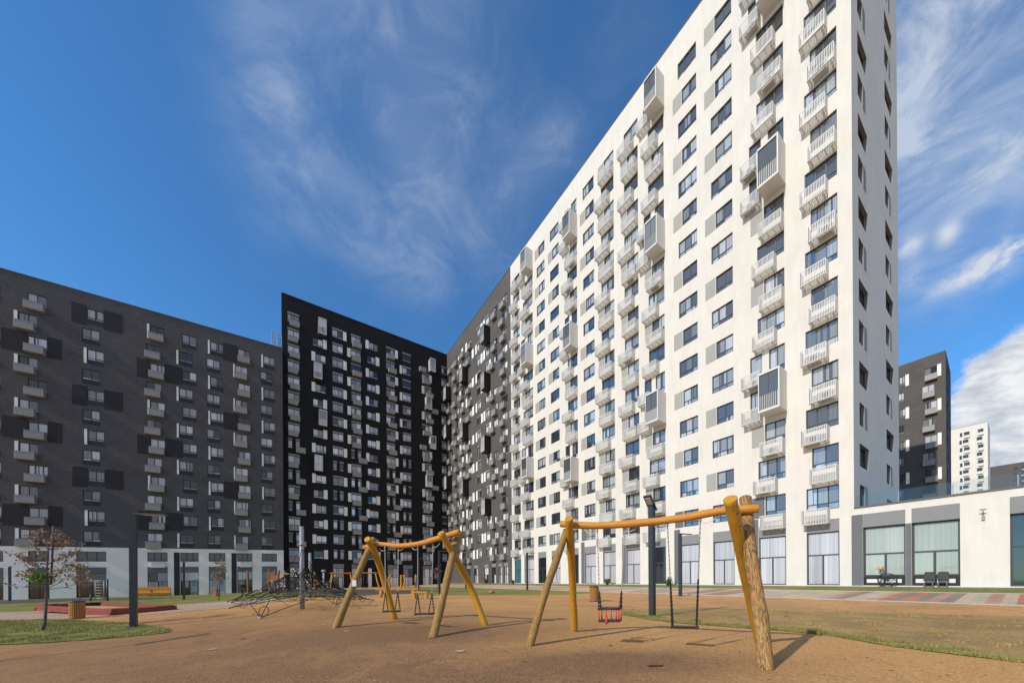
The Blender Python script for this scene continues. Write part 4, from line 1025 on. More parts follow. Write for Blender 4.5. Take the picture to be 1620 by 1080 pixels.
# security camera on the annex wall
cc = FW.pt(P_(1556), 0, 0); q = FW.px(1556, 812)
cv = empty('security_camera', (cc.x, cc.y, q[1]), 'small security camera on a bracket on the blank annex wall', 'camera')
mb = MB(); n3 = Vector((-DN.x, -DN.y, 0)); e3 = Vector((DW.x, DW.y, 0)); c0 = Vector((cc.x, cc.y, q[1]))
mb.tube([c0, c0+n3*.25, c0+n3*.3+Vector((0, 0, .18))], .025, 8); mb.build('bracket', 'metal_mid', cv)
mb = MB(); mb.tube([c0+n3*.3+Vector((0, 0, .2))-e3*.11, c0+n3*.3+Vector((0, 0, .2))+e3*.11], .035, 10); mb.build('camera_body', 'metal_mid', cv)
mb = MB(); mb.fbox(Frame(Vector((cc.x, cc.y)), DW, -DN), -.06, .06, .001, .1, q[1]-.35, q[1]-.12); mb.build('junction_box', 'metal_mid', cv)

# chairs, wheel and lamp that stand in front of the annex windows
def shell_chair(x, label):
    q = FW.px(x, 928); p = FW.pt(q[0], .36, 0); t = terr(p.x, p.y)+.02
    e = empty('chair', (p.x, p.y, t), label, 'chair', 'chairs by the annex window'); f = Frame(Vector((p.x, p.y)), DW, -DN)
    mb = MB(); n = 8
    prof = [(.24, .43), (.20, .45), (.0, .44), (-.18, .47), (-.25, .60), (-.28, .80), (-.29, .92)]
    for i in range(len(prof)-1):
        (d0, z0), (d1, z1) = prof[i], prof[i+1]; w0 = .21 if i < 5 else .21; w1 = .21 if i < 4 else .18
        mb.hexa([f.pt(-w0, d0, t+z0-.025), f.pt(w0, d0, t+z0-.025), f.pt(w1, d1, t+z1-.025), f.pt(-w1, d1, t+z1-.025), f.pt(-w0, d0, t+z0), f.pt(w0, d0, t+z0), f.pt(w1, d1, t+z1), f.pt(-w1, d1, t+z1)])
    mb.build('seat', 'sleeve', e)
    for sa, sd in ((-.2, .2), (.2, .2), (-.2, -.2), (.2, -.2)):
        lg = MB(); lg.tube([f.pt(sa*.7, sd*.7, t+.44), f.pt(sa*.85, sd*1.1, t)], .013, 6); lg.build('leg', 'galv', e)
shell_chair(1471, 'dark shell chair by the annex window, the left of the pair')
shell_chair(1493, 'dark shell chair by the annex window, the right of the pair, nearer the blank wall')
def wheel():
    q = FW.px(1405, 919); c = FW.pt(q[0], .22, 0); z = terr(c.x, c.y)+.02+.42; f = Frame(Vector((c.x, c.y)), DW, -DN)
    e = empty('spoked_wheel', (c.x, c.y, z-.42), 'dark spoked wheel leaning against the annex window nearest the white block', 'wheel')
    rim = MB(); rim.tube([f.pt(.42*math.cos(t_), .06*math.sin(t_), z+.42*math.sin(t_)) for t_ in [i*2*math.pi/28 for i in range(29)]], .032, 6, cap=False); rim.build('rim', 'sleeve', e)
    sp = MB()
    for i in range(14): t_ = i*2*math.pi/14; sp.tube([f.pt(0, 0, z), f.pt(.41*math.cos(t_), .06*math.sin(t_), z+.41*math.sin(t_))], .013, 4)
    sp.tube([f.pt(0, -.05, z), f.pt(0, .07, z)], .045, 8); sp.build('spokes', 'sleeve', e)
    p = FW.pt(FW.px(1394, 898)[0], .12, 0); zz = FW.px(1394, 898)[1]; t = terr(p.x, p.y)+.02
    l = empty('small_lamp', (p.x, p.y, t), 'small pale orange lamp on a thin stand beside the spoked wheel', 'lamp')
    mb = MB(); mb.tube([(p.x, p.y, t), (p.x, p.y, zz-.1)], .012, 6); mb.lathe((p.x, p.y, t), [(.12, 0), (.12, .02)], 12); mb.build('stand', 'metal_dark', l)
    mb = MB(); mb.lathe((p.x, p.y, zz-.12), [(.09, 0), (.14, .06), (.14, .18), (.09, .24)], 14); mb.build('lamp_shade', 'orange', l)
wheel()

# ------------------------------------------------------------------ far towers on the right
def tower(name, xc, ytop, Y, wl, wr, floors, walls, panem, label, d2=None, light=None, basket='metal_mid', cols_=None, fh=2.9, dark_side=None):
    a, b = ray(xc, ytop); c = Vector((a*Y, Y)); zt = b*Y
    fl = Frame(c, DW, -DN); d2 = (Vector(d2).normalized() if d2 else DN); fe = Frame(c, d2, Vector((d2.y, -d2.x)))
    e = empty(name, (c.x, c.y, -1), label, 'building')
    ops, wi, bk, fn = [], [], [], []
    for k in range(floors):
        z1 = zt-2.0-fh*k
        for (x0, x1, bas, fin) in cols_:
            if x0 > 300: x0, x1 = fl.px(x1, 700)[0], fl.px(x0, 700)[0]
            sh = (x1-x0)*.2 if k % 2 else 0
            ops.append((x0+sh, x1+sh, z1-1.5, z1)); wi.append((fl, ops[-1], dict(a0=x0+sh, a1=x1+sh, z0=z1-1.5, z1=z1, n=2, tr=.2, depth=.15)))
            if bas: bk.append((fl, (x0+sh-.05, x1+sh-.1, z1-2.3, z1-1.35), None))
            if fin and not k % 2: fn.append((fl, (x0-.45, x0-.03, z1-1.9, z1+.1), None))
    m_ = MB(); wall(m_, fl, 0, wl, -3, zt, ops, .15, 0, 0); m_.build('wall', walls, e)
    emit(e, wi, 'window', 'frame_black', fn_win, ('pane', panem)); 
    if bk: emit(e, bk, 'balcony_basket', basket, fn_solid)
    if fn: emit(e, fn, 'white_panel', 'panel_white', fn_box(.001, .03))
    ops, wi = [], []
    for k in range(floors):
        z1 = zt-2.0-fh*k; a0 = wr*.2+(wr*.1 if k % 2 else 0); ops.append((a0, a0+1.6, z1-1.5, z1)); wi.append((fe, ops[-1], dict(a0=a0, a1=a0+1.6, z0=z1-1.5, z1=z1, n=2, tr=.2, depth=.15)))
        ops.append((wr*.72, wr*.72+1.6, z1-1.5, z1)); wi.append((fe, ops[-1], dict(a0=wr*.72, a1=wr*.72+1.6, z0=z1-1.5, z1=z1, n=2, tr=.2, depth=.15)))
    m_ = MB(); wall(m_, fe, 0, wr, -3, zt, ops, .15, 0, 0); m_.build('end_wall', dark_side or walls, e); emit(e, wi, 'side_window', 'frame_black', fn_win, ('pane', panem))
    P0, P1, P2, P3 = c, c+d2*wr, c+d2*wr+DW*wl, c+DW*wl
    r_ = MB()
    for p, q_ in ((P1, P2), (P2, P3)): r_.quad([(*p, -3), (*q_, -3), (*q_, zt), (*p, zt)], 0, [(0, -3), (wl, -3), (wl, zt), (0, zt)])
    r_.build('rear_wall', walls, e)
    r_ = MB(); r_.hexa([(*p, zt) for p in (P0, P1, P2, P3)]+[(*p, zt+.12) for p in (P0, P1, P2, P3)]); 
    r_.build('roof', 'coping', e)
    mm = MB(); q0 = c+DW*wl*.42+d2*wr*.4; mm.tube([(q0.x, q0.y, zt), (q0.x, q0.y, zt+2.2)], .05, 5); mm.build('antenna', 'galv', e)
    return e
tower('dark_tower', 1496, 554, 57.8, 13.2, 11, 14, 'mid_brick', 'pane_grey_block', 'dark grey apartment tower seen just past the white block', d2=(1.40, 1), cols_=[(1463, 1483, True, True), (1423.5, 1432.5, False, True), (1400, 1410, True, False)], dark_side='dark_brick')
tower('white_tower', 1562.5, 667, 128, 22, 12, 18, 'plaster', 'pane_dark', 'narrow white apartment tower in the distance above the annex roof', basket='metal_light', cols_=[(1547, 1556, True, False), (1525, 1534, True, False), (1518.5, 1522.5, False, False)])
tower('grey_tower', 1640, 727, 171, 15, 12, 16, 'mid_brick', 'pane_dark', 'distant grey apartment tower cut off by the right edge', cols_=[(1603, 1610, False, False), (1616, 1623, True, False), (1629, 1635, False, False)])

# ------------------------------------------------------------------ near swing sets
def log(name, pts, r0, r1, m_, root, seed=0, n=16):
    pts = [Vector(p) for p in pts]; out = []; rr = []
    # catmull style resample
    K = 14
    for i in range(K+1):
        t = i/K*(len(pts)-1); j = min(int(t), len(pts)-2); f = t-j
        p0 = pts[max(j-1, 0)]; p1 = pts[j]; p2 = pts[j+1]; p3 = pts[min(j+2, len(pts)-1)]
        q = .5*((2*p1)+(-p0+p2)*f+(2*p0-5*p1+4*p2-p3)*f*f+(-p0+3*p1-3*p2+p3)*f*f*f); out.append(q)
        rr.append((r0+(r1-r0)*i/K)*(1+.05*math.sin(i*1.7+seed)))
    # small chamfer at the ends
    out = [out[0]]+[out[0]+(out[1]-out[0])*.06]+out[1:-1]+[out[-1]-(out[-1]-out[-2])*.1, out[-1]]
    rr = [rr[0]*.93, rr[0]]+rr[1:-1]+[rr[-1], rr[-1]*.86]
    mb = MB(); mb.tube(out, rr, n, 0, True, .035, seed); return mb.build(name, m_, root)
def P3(x, y, Y): a, b = ray(x, y); return Vector((a*Y, Y, b*Y))
def chain_geo(mb, p, q, w=.011, step=.042):
    d = q-p; L_ = d.length; n = int(L_/step); d.normalize(); s1 = Vector((1, 0, 0)); s1 = (s1-d*s1.dot(d)).normalized(); s2 = d.cross(s1)
    for i in range(n):
        c = p+d*(step*(i+.5)); A_, B_ = (s1, s2) if i % 2 else (s2, s1)
        h = d*(step*.62); a = A_*w; b = B_*w*.35
        mb.hexa([c-h-a-b, c-h+a-b, c-h+a+b, c-h-a+b, c+h-a-b, c+h+a-b, c+h+a+b, c+h-a+b])
def swing(root, tl, tr, seat_l, seat_r, kind='flat', split=.35, depth_dir=None):
    """chains from beam points tl, tr down to the seat ends"""
    dd = depth_dir
    s = MB()
    mid = (seat_l+seat_r)/2; e = (seat_r-seat_l); w = e.length; e.normalize(); up = Vector((0, 0, 1)); dd = up.cross(e).normalized()
    if kind == 'flat':
        s.hexa([mid-e*w/2-dd*.09-up*.02, mid+e*w/2-dd*.09-up*.02, mid+e*w/2+dd*.09-up*.02, mid-e*w/2+dd*.09-up*.02, mid-e*w/2-dd*.1+up*.02, mid+e*w/2-dd*.1+up*.02, mid+e*w/2+dd*.1+up*.02, mid-e*w/2+dd*.1+up*.02])
        s.tube([mid-e*(w/2+.01)-dd*.1, mid-e*(w/2+.01)+dd*.1], .028, 8); s.tube([mid+e*(w/2+.01)-dd*.1, mid+e*(w/2+.01)+dd*.1], .028, 8)
    else:
        s.hexa([mid-e*w/2-dd*.13-up*.02, mid+e*w/2-dd*.13-up*.02, mid+e*w/2+dd*.13-up*.02, mid-e*w/2+dd*.13-up*.02, mid-e*w/2-dd*.13+up*.02, mid+e*w/2-dd*.13+up*.02, mid+e*w/2+dd*.13+up*.02, mid-e*w/2+dd*.13+up*.02])
        r_ = [(-1, -1), (1, -1), (1, 1), (-1, 1), (-1, -1)]
        s.tube([mid+e*w*.5*i*1.0+dd*.14*j+up*.24 for i, j in r_], .02, 8)
    so = s.build('seat', 'sleeve', root)
    if kind != 'flat':
        for i, j in ((-.94, -1), (-.7, -1), (-.25, -1.04), (.25, -1.04), (.7, -1), (.94, -1), (-.94, 1), (0, 1), (.94, 1)):
            b = MB(); p0 = mid+e*w*.5*i+dd*.135*j; b.tube([p0+up*.0, p0+up*.23], [.014, .008], 8); b.build('guard_post', 'red', so)
        b = MB(); p0 = mid-e*w*.1-dd*.16; b.tube([p0+up*.1, p0-up*.02, p0-up*.06], [.016, .03, .012], 10); b.build('crotch_guard', 'red', so)
    lift = .24 if kind != 'flat' else .0
    for (t, q, sg) in ((tl, mid-e*w/2, -1), (tr, mid+e*w/2, 1)):
        m2 = t+(q+up*lift-t)*(1-split)
        c = MB(); chain_geo(c, t, m2); c.build('chain', 'chain', root)
        c = MB(); j = m2
        for s_ in (-1, 1):
            end = q+dd*.1*s_+up*(lift+.02); chain_geo(c, j, end, .017)
        c.build('chain_sleeve', 'sleeve', root)
        h = MB(); h.tube([t+up*.05, t-up*.03], .02, 8); h.build('hanger', 'galv', root)
        h = MB(); h.tube([t-up*.04, t-up*.07-e*sg*-.09, t-e*sg*-.2-up*.03, t-e*sg*-.27+up*.05], .007, 5); h.build('safety_cable', 'cable', root)
sr = empty('swing_set', G(1020, 1010), 'nearest log swing set with a red toddler seat and a flat seat', 'swing set', 'log swing sets in front')
aL = P3(903, 838, 7.25); aR = P3(1178, 822, 5.62)
b1 = G(1211, 1058); b2 = G(1203, 1016); b3 = G(837, 1021); b4 = G(909, 998)
log('leg', [b1-Vector((0, 0, .05)), P3(1204.5, 985, 5.32), P3(1191.5, 905, 5.52), P3(1184, 845, 5.75), P3(1179, 786, 5.95)], .106, .092, 'wood_rough', sr, 1)
log('leg', [b2-Vector((0, 0, .05)), P3(1190, 960, 6.6), P3(1168, 850, 5.72), P3(1155, 788, 5.32)], .085, .095, 'wood_yellow', sr, 2)
log('leg', [b3-Vector((0, 0, .05)), P3(862, 938, 7.15), P3(897, 838, 7.42)], .082, .075, 'wood_worn', sr, 3)
log('leg', [b4-Vector((0, 0, .05)), P3(905, 905, 8.05), P3(900, 819, 7.0)], .090, .080, 'wood_yellow', sr, 4)
log('crossbeam', [P3(887, 828, 7.36), P3(940, 831, 7.05), P3(1010, 827, 6.65), P3(1080, 819, 6.28), P3(1140, 808, 5.95), P3(1201, 804, 5.66)], .074, .070, 'wood_orange', sr, 5)
zs = lambda x, y, Y: P3(x, y, Y)
for q_ in (P3(903, 832, 6.9), P3(1166, 812, 5.2), P3(1170, 832, 5.25)):
    bt = MB(); bt.tube([q_, q_+Vector((-.02, -.07, 0))], .013, 8); bt.build('bolt', 'metal_dark', sr)
swing(sr, P3(945, 838, 7.02), P3(988, 836, 6.80), P3(949, 981, 6.98), P3(982, 981, 6.80), 'toddler', .22)
swing(sr, P3(1056, 830, 6.42), P3(1108, 822, 6.12), P3(1064, 991, 6.62), P3(1102, 992, 6.42), 'flat', .46)
sl = empty('swing_set', G(650, 995), 'log swing set with two flat black seats and a wavy beam', 'swing set', 'log swing sets in front')
log('leg', [G(530, 993)-Vector((0, 0, .05)), P3(562, 918, 10.45), P3(582, 872, 10.75), P3(592, 851, 10.95)], .105, .09, 'wood_worn', sl, 6)
log('leg', [G(625, 979)-Vector((0, 0, .05)), P3(607, 915, 11.4), P3(591, 868, 10.75), P3(581, 852, 10.4)], .105, .10, 'wood_yellow', sl, 7)
log('leg', [G(684, 1008)-Vector((0, 0, .05)), P3(700, 948, 8.7), P3(716, 880, 9.15), P3(727, 841, 9.45)], .100, .095, 'wood_worn', sl, 8)
log('leg', [G(769, 989)-Vector((0, 0, .05)), P3(745, 929, 9.95), P3(722, 884, 9.35), P3(697, 842, 8.85)], .095, .09, 'wood_yellow', sl, 9)
log('crossbeam', [P3(576, 866, 10.95), P3(597, 860, 10.7), P3(633, 863, 10.2), P3(665, 859, 9.75), P3(690, 852, 9.35), P3(727, 841, 9.05)], .066, .078, 'wood_orange', sl, 10)
swing(sl, P3(609, 867, 10.5), P3(630, 867, 10.25), P3(610, 966.5, 10.45), P3(629, 966, 10.2), 'flat', .3)
swing(sl, P3(661, 865, 9.8), P3(685, 862, 9.5), P3(660.5, 970.5, 9.8), P3(682.5, 970, 9.5), 'flat', .3)
lab = MB(); q = P3(560.5, 922, 10.28); lab.box(q.x-.06, q.x+.06, q.y-.01, q.y+.01, q.z-.09, q.z+.09); lab.build('label_plate', 'white_box', sl)

# ------------------------------------------------------------------ street lamps
def lamp(p, h, w, label, arm=None, style='post', first=None):
    e = empty('street_lamp', p, label, 'street lamp', 'square grey street lamps' if style == 'post' else None)
    x, y, z = p; m_ = MB(); hw = w/2
    fr = Frame(Vector((x, y)), DW, -DN)
    m_.fbox(fr, -hw, hw, -hw, hw, z-.1, z+h); m_.fbox(fr, -hw-.08, hw+.08, -hw-.08, hw+.08, z-.05, z+.025); m_.build('post', 'post_grey', e)
    if arm:
        k = MB(); ax, ln = arm; d = Vector((ax[0], ax[1])).normalized(); f2 = Frame(Vector((x, y)), d, Vector((d.y, -d.x)))
        k.fbox(f2, hw*.5, ln, -.11, .11, z+h-.05, z+h+.0); k.build('lamp_head', 'metal_dark', e)
        g = MB(); g.fbox(f2, ln*.3, ln*.95, -.09, .09, z+h-.056, z+h-.0505); g.build('light_panel', 'lamp_glow_off', e)
    return e
LA = byh(1032, 975, 783, 4.2)
lampA = lamp(G(1032, 975), 3.95, .17, 'square grey street lamp with a tilted panel head, just behind the near swing set')
q = wloc(lampA); k = MB(); top = q+Vector((0, 0, 4.0)); hd = Vector((-.45, -.50, 0)).normalized(); sd = Vector((-hd.y, hd.x, 0))
def slab(mb, c0, c1, sd, w, t):
    up = (c1-c0).cross(sd).normalized()*t
    mb.hexa([c0-sd*w-up, c0+sd*w-up, c1+sd*w-up, c1-sd*w-up, c0-sd*w+up, c0+sd*w+up, c1+sd*w+up, c1-sd*w+up])
slab(k, top-hd*.15-Vector((0, 0, .28)), top+hd*.42+Vector((0, 0, .12)), sd, .13, .03); k.build('lamp_head', 'post_grey', lampA)
k = MB(); slab(k, top+hd*.12-Vector((0, 0, .13)), top+hd*.38+Vector((0, 0, .055)), sd, .09, .012); k.build('light_panel', 'lamp_glow_off', lampA)
pr = (1, .25)
for (x, yb, yt, h, lb_, arm) in ((1076, 942, 843, 4.2, 'square grey street lamp beside the striped pavement, behind the flat swing seat', 1),
        (834, 932, 873, 4.2, 'distant square street lamp in front of the left end of the white block', 1),
        (211, 993, 812, 4.2, 'thick dark street lamp on the grass island by the wooden litter bin', 1),
        (15.5, 948, 893, 4.2, 'dark street lamp by the grey block, cut close to the left edge', 0),
        (291, 942, 881, 4.2, 'thin dark street lamp in front of the pale ground floor, behind the orange bench', 0),
        (695, 936, 867.5, 4.2, 'square street lamp seen between the legs of the two seat swing set', 1),
        (662, 936, 884, 4.2, 'thin street lamp by the small wooden bench, behind the black swing seats', 1),
        (737, 931, 884, 4.2, 'thin street lamp behind the right legs of the two seat swing set', 0)):
    p = byh(x, yb, yt, h)
    lamp(p, h, .17 if x > 300 else .18, lb_, ((1, .35), .95) if arm else ((1, -.4), .5))
# lamp just outside the frame, whose shadow crosses the rubber at the left
tip = G(250, 1015); hb = Vector((tip.x, tip.y, 0))-Vector((SH.x, SH.y, 0))*(4.2/math.tan(R(SUN_EL)))
lamp((hb.x, hb.y, terr(hb.x, hb.y)), 4.2, .08, 'slim street lamp just outside the left edge, seen only by its shadow', ((.6, 1), 1.6))
# round headed pole
p = byh(512, 932, 895, 2.6); e = empty('round_headed_lamp', p, 'pale grey pole with a round cap beside the rope net', 'lamp')
m_ = MB(); m_.tube([p, p+Vector((0, 0, 2.4))], .1, 12); m_.build('post', 'galv', e)
m_ = MB(); m_.lathe(tuple(p), [(.12, 2.35), (.22, 2.45), (.24, 2.55), (.16, 2.64), (.03, 2.66)], 16); m_.build('lamp_head', 'galv', e)

# ------------------------------------------------------------------ litter bins
def bin_(p, h, r, label):
    e = empty('litter_bin', p, label, 'litter bin', 'round slatted litter bins'); x, y, z = p
    c = MB(); c.lathe((x, y, z), [(r*.9, 0), (r*.9, .05), (r*.88, h-.05), (r*.88, h-.02)], 20); c.build('liner', 'metal_dark', e)
    s = MB(); n = 22
    for i in range(n):
        t = 2*math.pi*i/n; w = math.pi*r/n*.82; c_, s_ = math.cos(t), math.sin(t)
        base = Vector((x+c_*r, y+s_*r, z+.05)); tn = Vector((-s_, c_, 0))*w; ou = Vector((c_, s_, 0))*.02; up = Vector((0, 0, h-.11))
        i0 = len(s.v); s.hexa([base-tn, base+tn, base+tn+ou, base-tn+ou, base-tn+up, base+tn+up, base+tn+ou+up, base-tn+ou+up])
    s.build('slats', 'wood_slat', e)
    t_ = MB(); t_.lathe((x, y, z), [(r+.03, h-.06), (r+.035, h), (r*.75, h+.02), (r*.7, h-.05)], 20); t_.build('rim', 'metal_dark', e)
    b_ = MB(); b_.lathe((x, y, z), [(r*.95, -.01), (r+.02, .0), (r+.02, .06)], 20); b_.build('base', 'metal_dark', e)
    return e
bin_(byh(122, 978, 950, .9), .9, .25, 'stout wooden slatted litter bin beside the red sandbox')
bin_(byh(940, 953, 928.5, .9), .9, .24, 'slim orange slatted litter bin behind the near swing set')
bin_(byh(343.5, 940, 929, .9), .9, .28, 'small distant slatted litter bin in front of the pale ground floor')

# ------------------------------------------------------------------ sandbox
def sandbox():
    A_, B_, C_ = G(177, 973), G(276, 964), G(59, 968.5)
    e1 = (B_-A_); e2 = (C_-A_); Dp = A_+e1+e2
    e = empty('sandbox', A_, 'low dark red timber sandbox behind the grass island', 'sandbox')
    pts = [A_, B_, Dp, C_]; zmin = A_.z-.03
    for i in range(4):
        p, q = pts[i], pts[(i+1) % 4]; d = Vector((q.x-p.x, q.y-p.y, 0)).normalized(); n = Vector((-d.y, d.x, 0))*.07
        m_ = MB()
        for lay in range(2):
            z0 = zmin+.0+lay*.185; ext = d*(.12 if lay % 2 == i % 2 else -.075)
            a = Vector((p.x, p.y, z0))-ext; b = Vector((q.x, q.y, z0))+ext; up = Vector((0, 0, .175))
            m_.hexa([a-n, b-n, b+n, a+n, a-n+up, b-n+up, b+n+up, a+n+up])
        m_.build('timber_side', 'red_paint', e)
    u1 = Vector((e1.x, e1.y, 0)).normalized(); u2 = Vector((e2.x, e2.y, 0)).normalized()
    for (c, s1, s2) in ((A_, 1, 1), (B_, -1, 1), (C_, 1, -1), (Dp, -1, -1)):
        m_ = MB(); c0 = Vector((c.x, c.y, zmin+.365)); x_ = u1*s1*.9; y_ = u2*s2*.9; up = Vector((0, 0, .03))
        m_.hexa([c0, c0+x_, c0+x_*.55+y_*.55, c0+y_, c0+up, c0+x_+up, c0+x_*.55+y_*.55+up, c0+y_+up]); m_.build('corner_seat', 'wood_brown', e)
    s = MB(); s.quad([(p.x, p.y, zmin+.12) for p in pts]); s.build('sand', 'sand', e)
sandbox()

# ------------------------------------------------------------------ orange lounger bench by the grey block
def long_bench():
    a = G(205, 944); b = G(270, 942); Ya = a.y; d = Vector((b.x-a.x, b.y-a.y, 0)).normalized(); n = Vector((d.y, -d.x, 0)); L_ = (b-a).length
    e = empty('long_bench', (a+b)/2, 'long orange slatted bench with a curved back, behind the thick street lamp', 'bench'); z = min(a.z, b.z)
    o = Vector((a.x, a.y, z)); prof = [(-.6, .2), (-.55, .55), (-.1, .66), (.2, .85), (.5, 1.35), (.6, 1.42)]
    for i in range(len(prof)-1):
        (y0, z0), (y1, z1) = prof[i], prof[i+1]; m_ = MB(); k = 2
        for j in range(k):
            f0, f1 = j/k+.02, (j+1)/k-.02
            p0 = -n*(y0+(y1-y0)*f0)+Vector((0, 0, z0+(z1-z0)*f0)); p1 = -n*(y0+(y1-y0)*f1)+Vector((0, 0, z0+(z1-z0)*f1)); dn = Vector((0, 0, -.04))
            m_.hexa([o+p0+dn, o+d*L_+p0+dn, o+d*L_+p1+dn, o+p1+dn, o+p0, o+d*L_+p0, o+d*L_+p1, o+p1])
        m_.build('slats', 'wood_orange', e)
    for t in (0, .5, 1):
        m_ = MB(); c = o+d*(L_*t-.06)
        m_.hexa([c+n*.4, c+d*.12+n*.4, c+d*.12-n*.4, c-n*.4, c+n*.5+Vector((0, 0, .48)), c+d*.12+n*.5+Vector((0, 0, .48)), c+d*.12-n*.5+Vector((0, 0, 1.2)), c-n*.5+Vector((0, 0, 1.2))]); m_.build('end_support', 'wood_brown', e)
long_bench()

# ------------------------------------------------------------------ ladder bars
def ladder_bars():
    a = byh(143.5, 946, 915, 2.2); b = byh(158.5, 946, 909, 2.6); z = terr(a.x, a.y)
    e = empty('climbing_bars', a, 'dark pull up bars with a light metal ladder in front of the grey block', 'climbing frame')
    a = Vector((a.x, a.y, z)); b = Vector((b.x, a.y+.3, z))
    for p, h, r in ((a, .8, .07), (b, 2.5, .09)): m_ = MB(); m_.tube([p, p+Vector((0, 0, h))], r, 10); m_.build('post', 'metal_dark', e)
    m_ = MB(); p0 = a+(b-a)*.28; p1 = a+(b-a)*.80; up = Vector((0, 0, 1))
    for p in (p0, p1): m_.tube([p+up*.1, p+up*2.3], .045, 8)
    for i in range(7): m_.tube([p0+up*(.3+i*.31), p1+up*(.3+i*.31)], .035, 6)
    m_.build('ladder', 'galv', e)
    m_ = MB(); m_.tube([a-(b-a)*.1+up*2.32, b+up*2.32], .05, 8); m_.build('top_bar', 'metal_mid', e)
ladder_bars()

# ------------------------------------------------------------------ rope nets
def rope_net(base, H, rad, label, seed, squash=1.0, na=16, anchors=None):
    e = empty('rope_climbing_net', base, label, 'climbing net'); rg = random.Random(seed); b = Vector(base)
    m_ = MB(); m_.tube([b-Vector((0, 0, .1)), b+Vector((0, 0, H))], [.115, .095], 14); m_.tube([b+Vector((0, 0, H)), b+Vector((0, 0, H+.02))], .1, 12); m_.build('mast', 'galv', e)
    for z in (.15*H, .36*H, .78*H):
        r_ = MB(); r_.lathe(tuple(b), [(.12, z-.03), (.15, z-.02), (.15, z+.03), (.12, z+.04)], 12); r_.build('collar', 'metal_mid', e)
    rings = [(.5, .46*H), (1.1, .36*H), (1.8, .30*H), (2.6, .25*H), (3.4, .20*H), (4.2, .13*H)]
    sc = rad/5.2; net = MB(); clips = MB(); P = []
    for ri, (r, z) in enumerate(rings):
        row = []
        for k in range(na):
            t = 2*math.pi*(k+(.5 if ri % 2 else 0))/na+rg.uniform(-.06, .06)
            x, y = b.x+r*sc*math.cos(t), b.y+r*sc*math.sin(t)*squash
            row.append(Vector((x, y, max(b.z+z*rg.uniform(.82, 1.12), terr(x, y)+.15))))
        P.append(row)
    def rope(p, q, r=.012, sag=.04):
        mid = (p+q)/2-Vector((0, 0, sag)); net.tube([p, mid, q], r, 5, cap=False)
    for ri, row in enumerate(P):
        for k in range(na):
            rope(row[k], row[(k+1) % na])
            if ri+1 < len(P):
                nx = P[ri+1]; j = (k-1) % na if ri % 2 == 0 else (k+1) % na
                rope(row[k], nx[k]); rope(row[k], nx[j])
            if ri == 1 and k % 3 == 0: rope(row[k], b+Vector((0, 0, .78*H)), .013, .12)
            if ri == 0: rope(row[k], b+Vector((0, 0, .36*H)), .014, .05)
            if rg.random() < .30:
                clips = MB(); clips.lathe((row[k].x, row[k].y, row[k].z-.03), [(.02, 0), (.05, .03), (.02, .06)], 6); clips.build('rope_clip', 'clip', e)
    na2 = 6
    for i in range(na2):
        t = R(-77)+2*math.pi*i/na2; x, y = b.x+rad*math.cos(t), b.y+rad*math.sin(t)*squash
        g = Vector((x, y, terr(x, y)+.03)); row = P[-1]
        if anchors and i < len(anchors): g = G(*anchors[i]); g.z += .03
        ks = sorted(range(na), key=lambda k: (row[k]-g).length)[:3]
        for k in ks: rope(row[k], g, .015, -.02)
        a_ = MB(); a_.lathe((g.x, g.y, g.z-.04), [(.10, 0), (.09, .06), (.03, .09)], 10); a_.build('anchor', 'metal_mid', e)
    # round rubber loops at the ends
        t2 = t+.12; c = g+(row[ks[0]]-g)*.35
        net.tube([c+Vector((.2*math.cos(q), .05*math.sin(q), .2*math.sin(q)+.02)) for q in [j*2*math.pi/12 for j in range(13)]], .014, 5, cap=False)
    net.build('net', 'rope', e)
    
mp1 = G(478, 963); rope_net(mp1, 4.0, 3.5, 'grey mast with a wide low black rope net, nearer and thicker of two', 3, anchors=[(412, 978), (530, 957), (590, 949), (540, 941), (432, 944), (362, 962)])
mp2 = byh(490.5, 944, 873, 3.6); rope_net(mp2, 3.6, 3.6, 'farther rope net on a thinner mast, just behind the nearer net', 5)

# ------------------------------------------------------------------ wooden play equipment at the back
def far_swing(xl, xr, yb, yt, label, seed):
    a = byh(xl, yb, yt, 2.5); b = byh(xr, yb, yt, 2.5); b.y = a.y+1.2; b.z = a.z
    e = empty('swing_set', (a+b)/2, label, 'swing set', 'distant log swing sets'); up = Vector((0, 0, 2.4)); d = Vector((b.x-a.x, b.y-a.y, 0)).normalized(); n = Vector((-d.y, d.x, 0))
    for p, sg in ((a, -1), (b, 1)):
        log('leg', [p+n*.9+d*sg*.9, p+up*.5+n*.4+d*sg*.3, p+up+Vector((0, 0, .12))-n*.06], .085, .08, 'wood_worn', e, seed, 8)
        log('leg', [p-n*.9+d*sg*.5, p+up*.5-n*.4+d*sg*.2, p+up+Vector((0, 0, .12))+n*.06], .085, .08, 'wood_yellow', e, seed+1, 8)
    log('crossbeam', [a+up-d*.3, (a+b)/2+up, b+up+d*.3], .08, .08, 'wood_orange', e, seed+2, 8)
    mid = (a+b)/2
    swing(e, mid+up-d*.25, mid+up+d*.25, mid-d*.22+Vector((0, 0, .45)), mid+d*.22+Vector((0, 0, .45)), 'flat', .3)
far_swing(526, 547, 932, 901, 'distant log swing set beside the round headed pole', 20)
far_swing(562, 588, 932, 901, 'distant log swing set half hidden behind the left legs of the two seat swing set', 30)
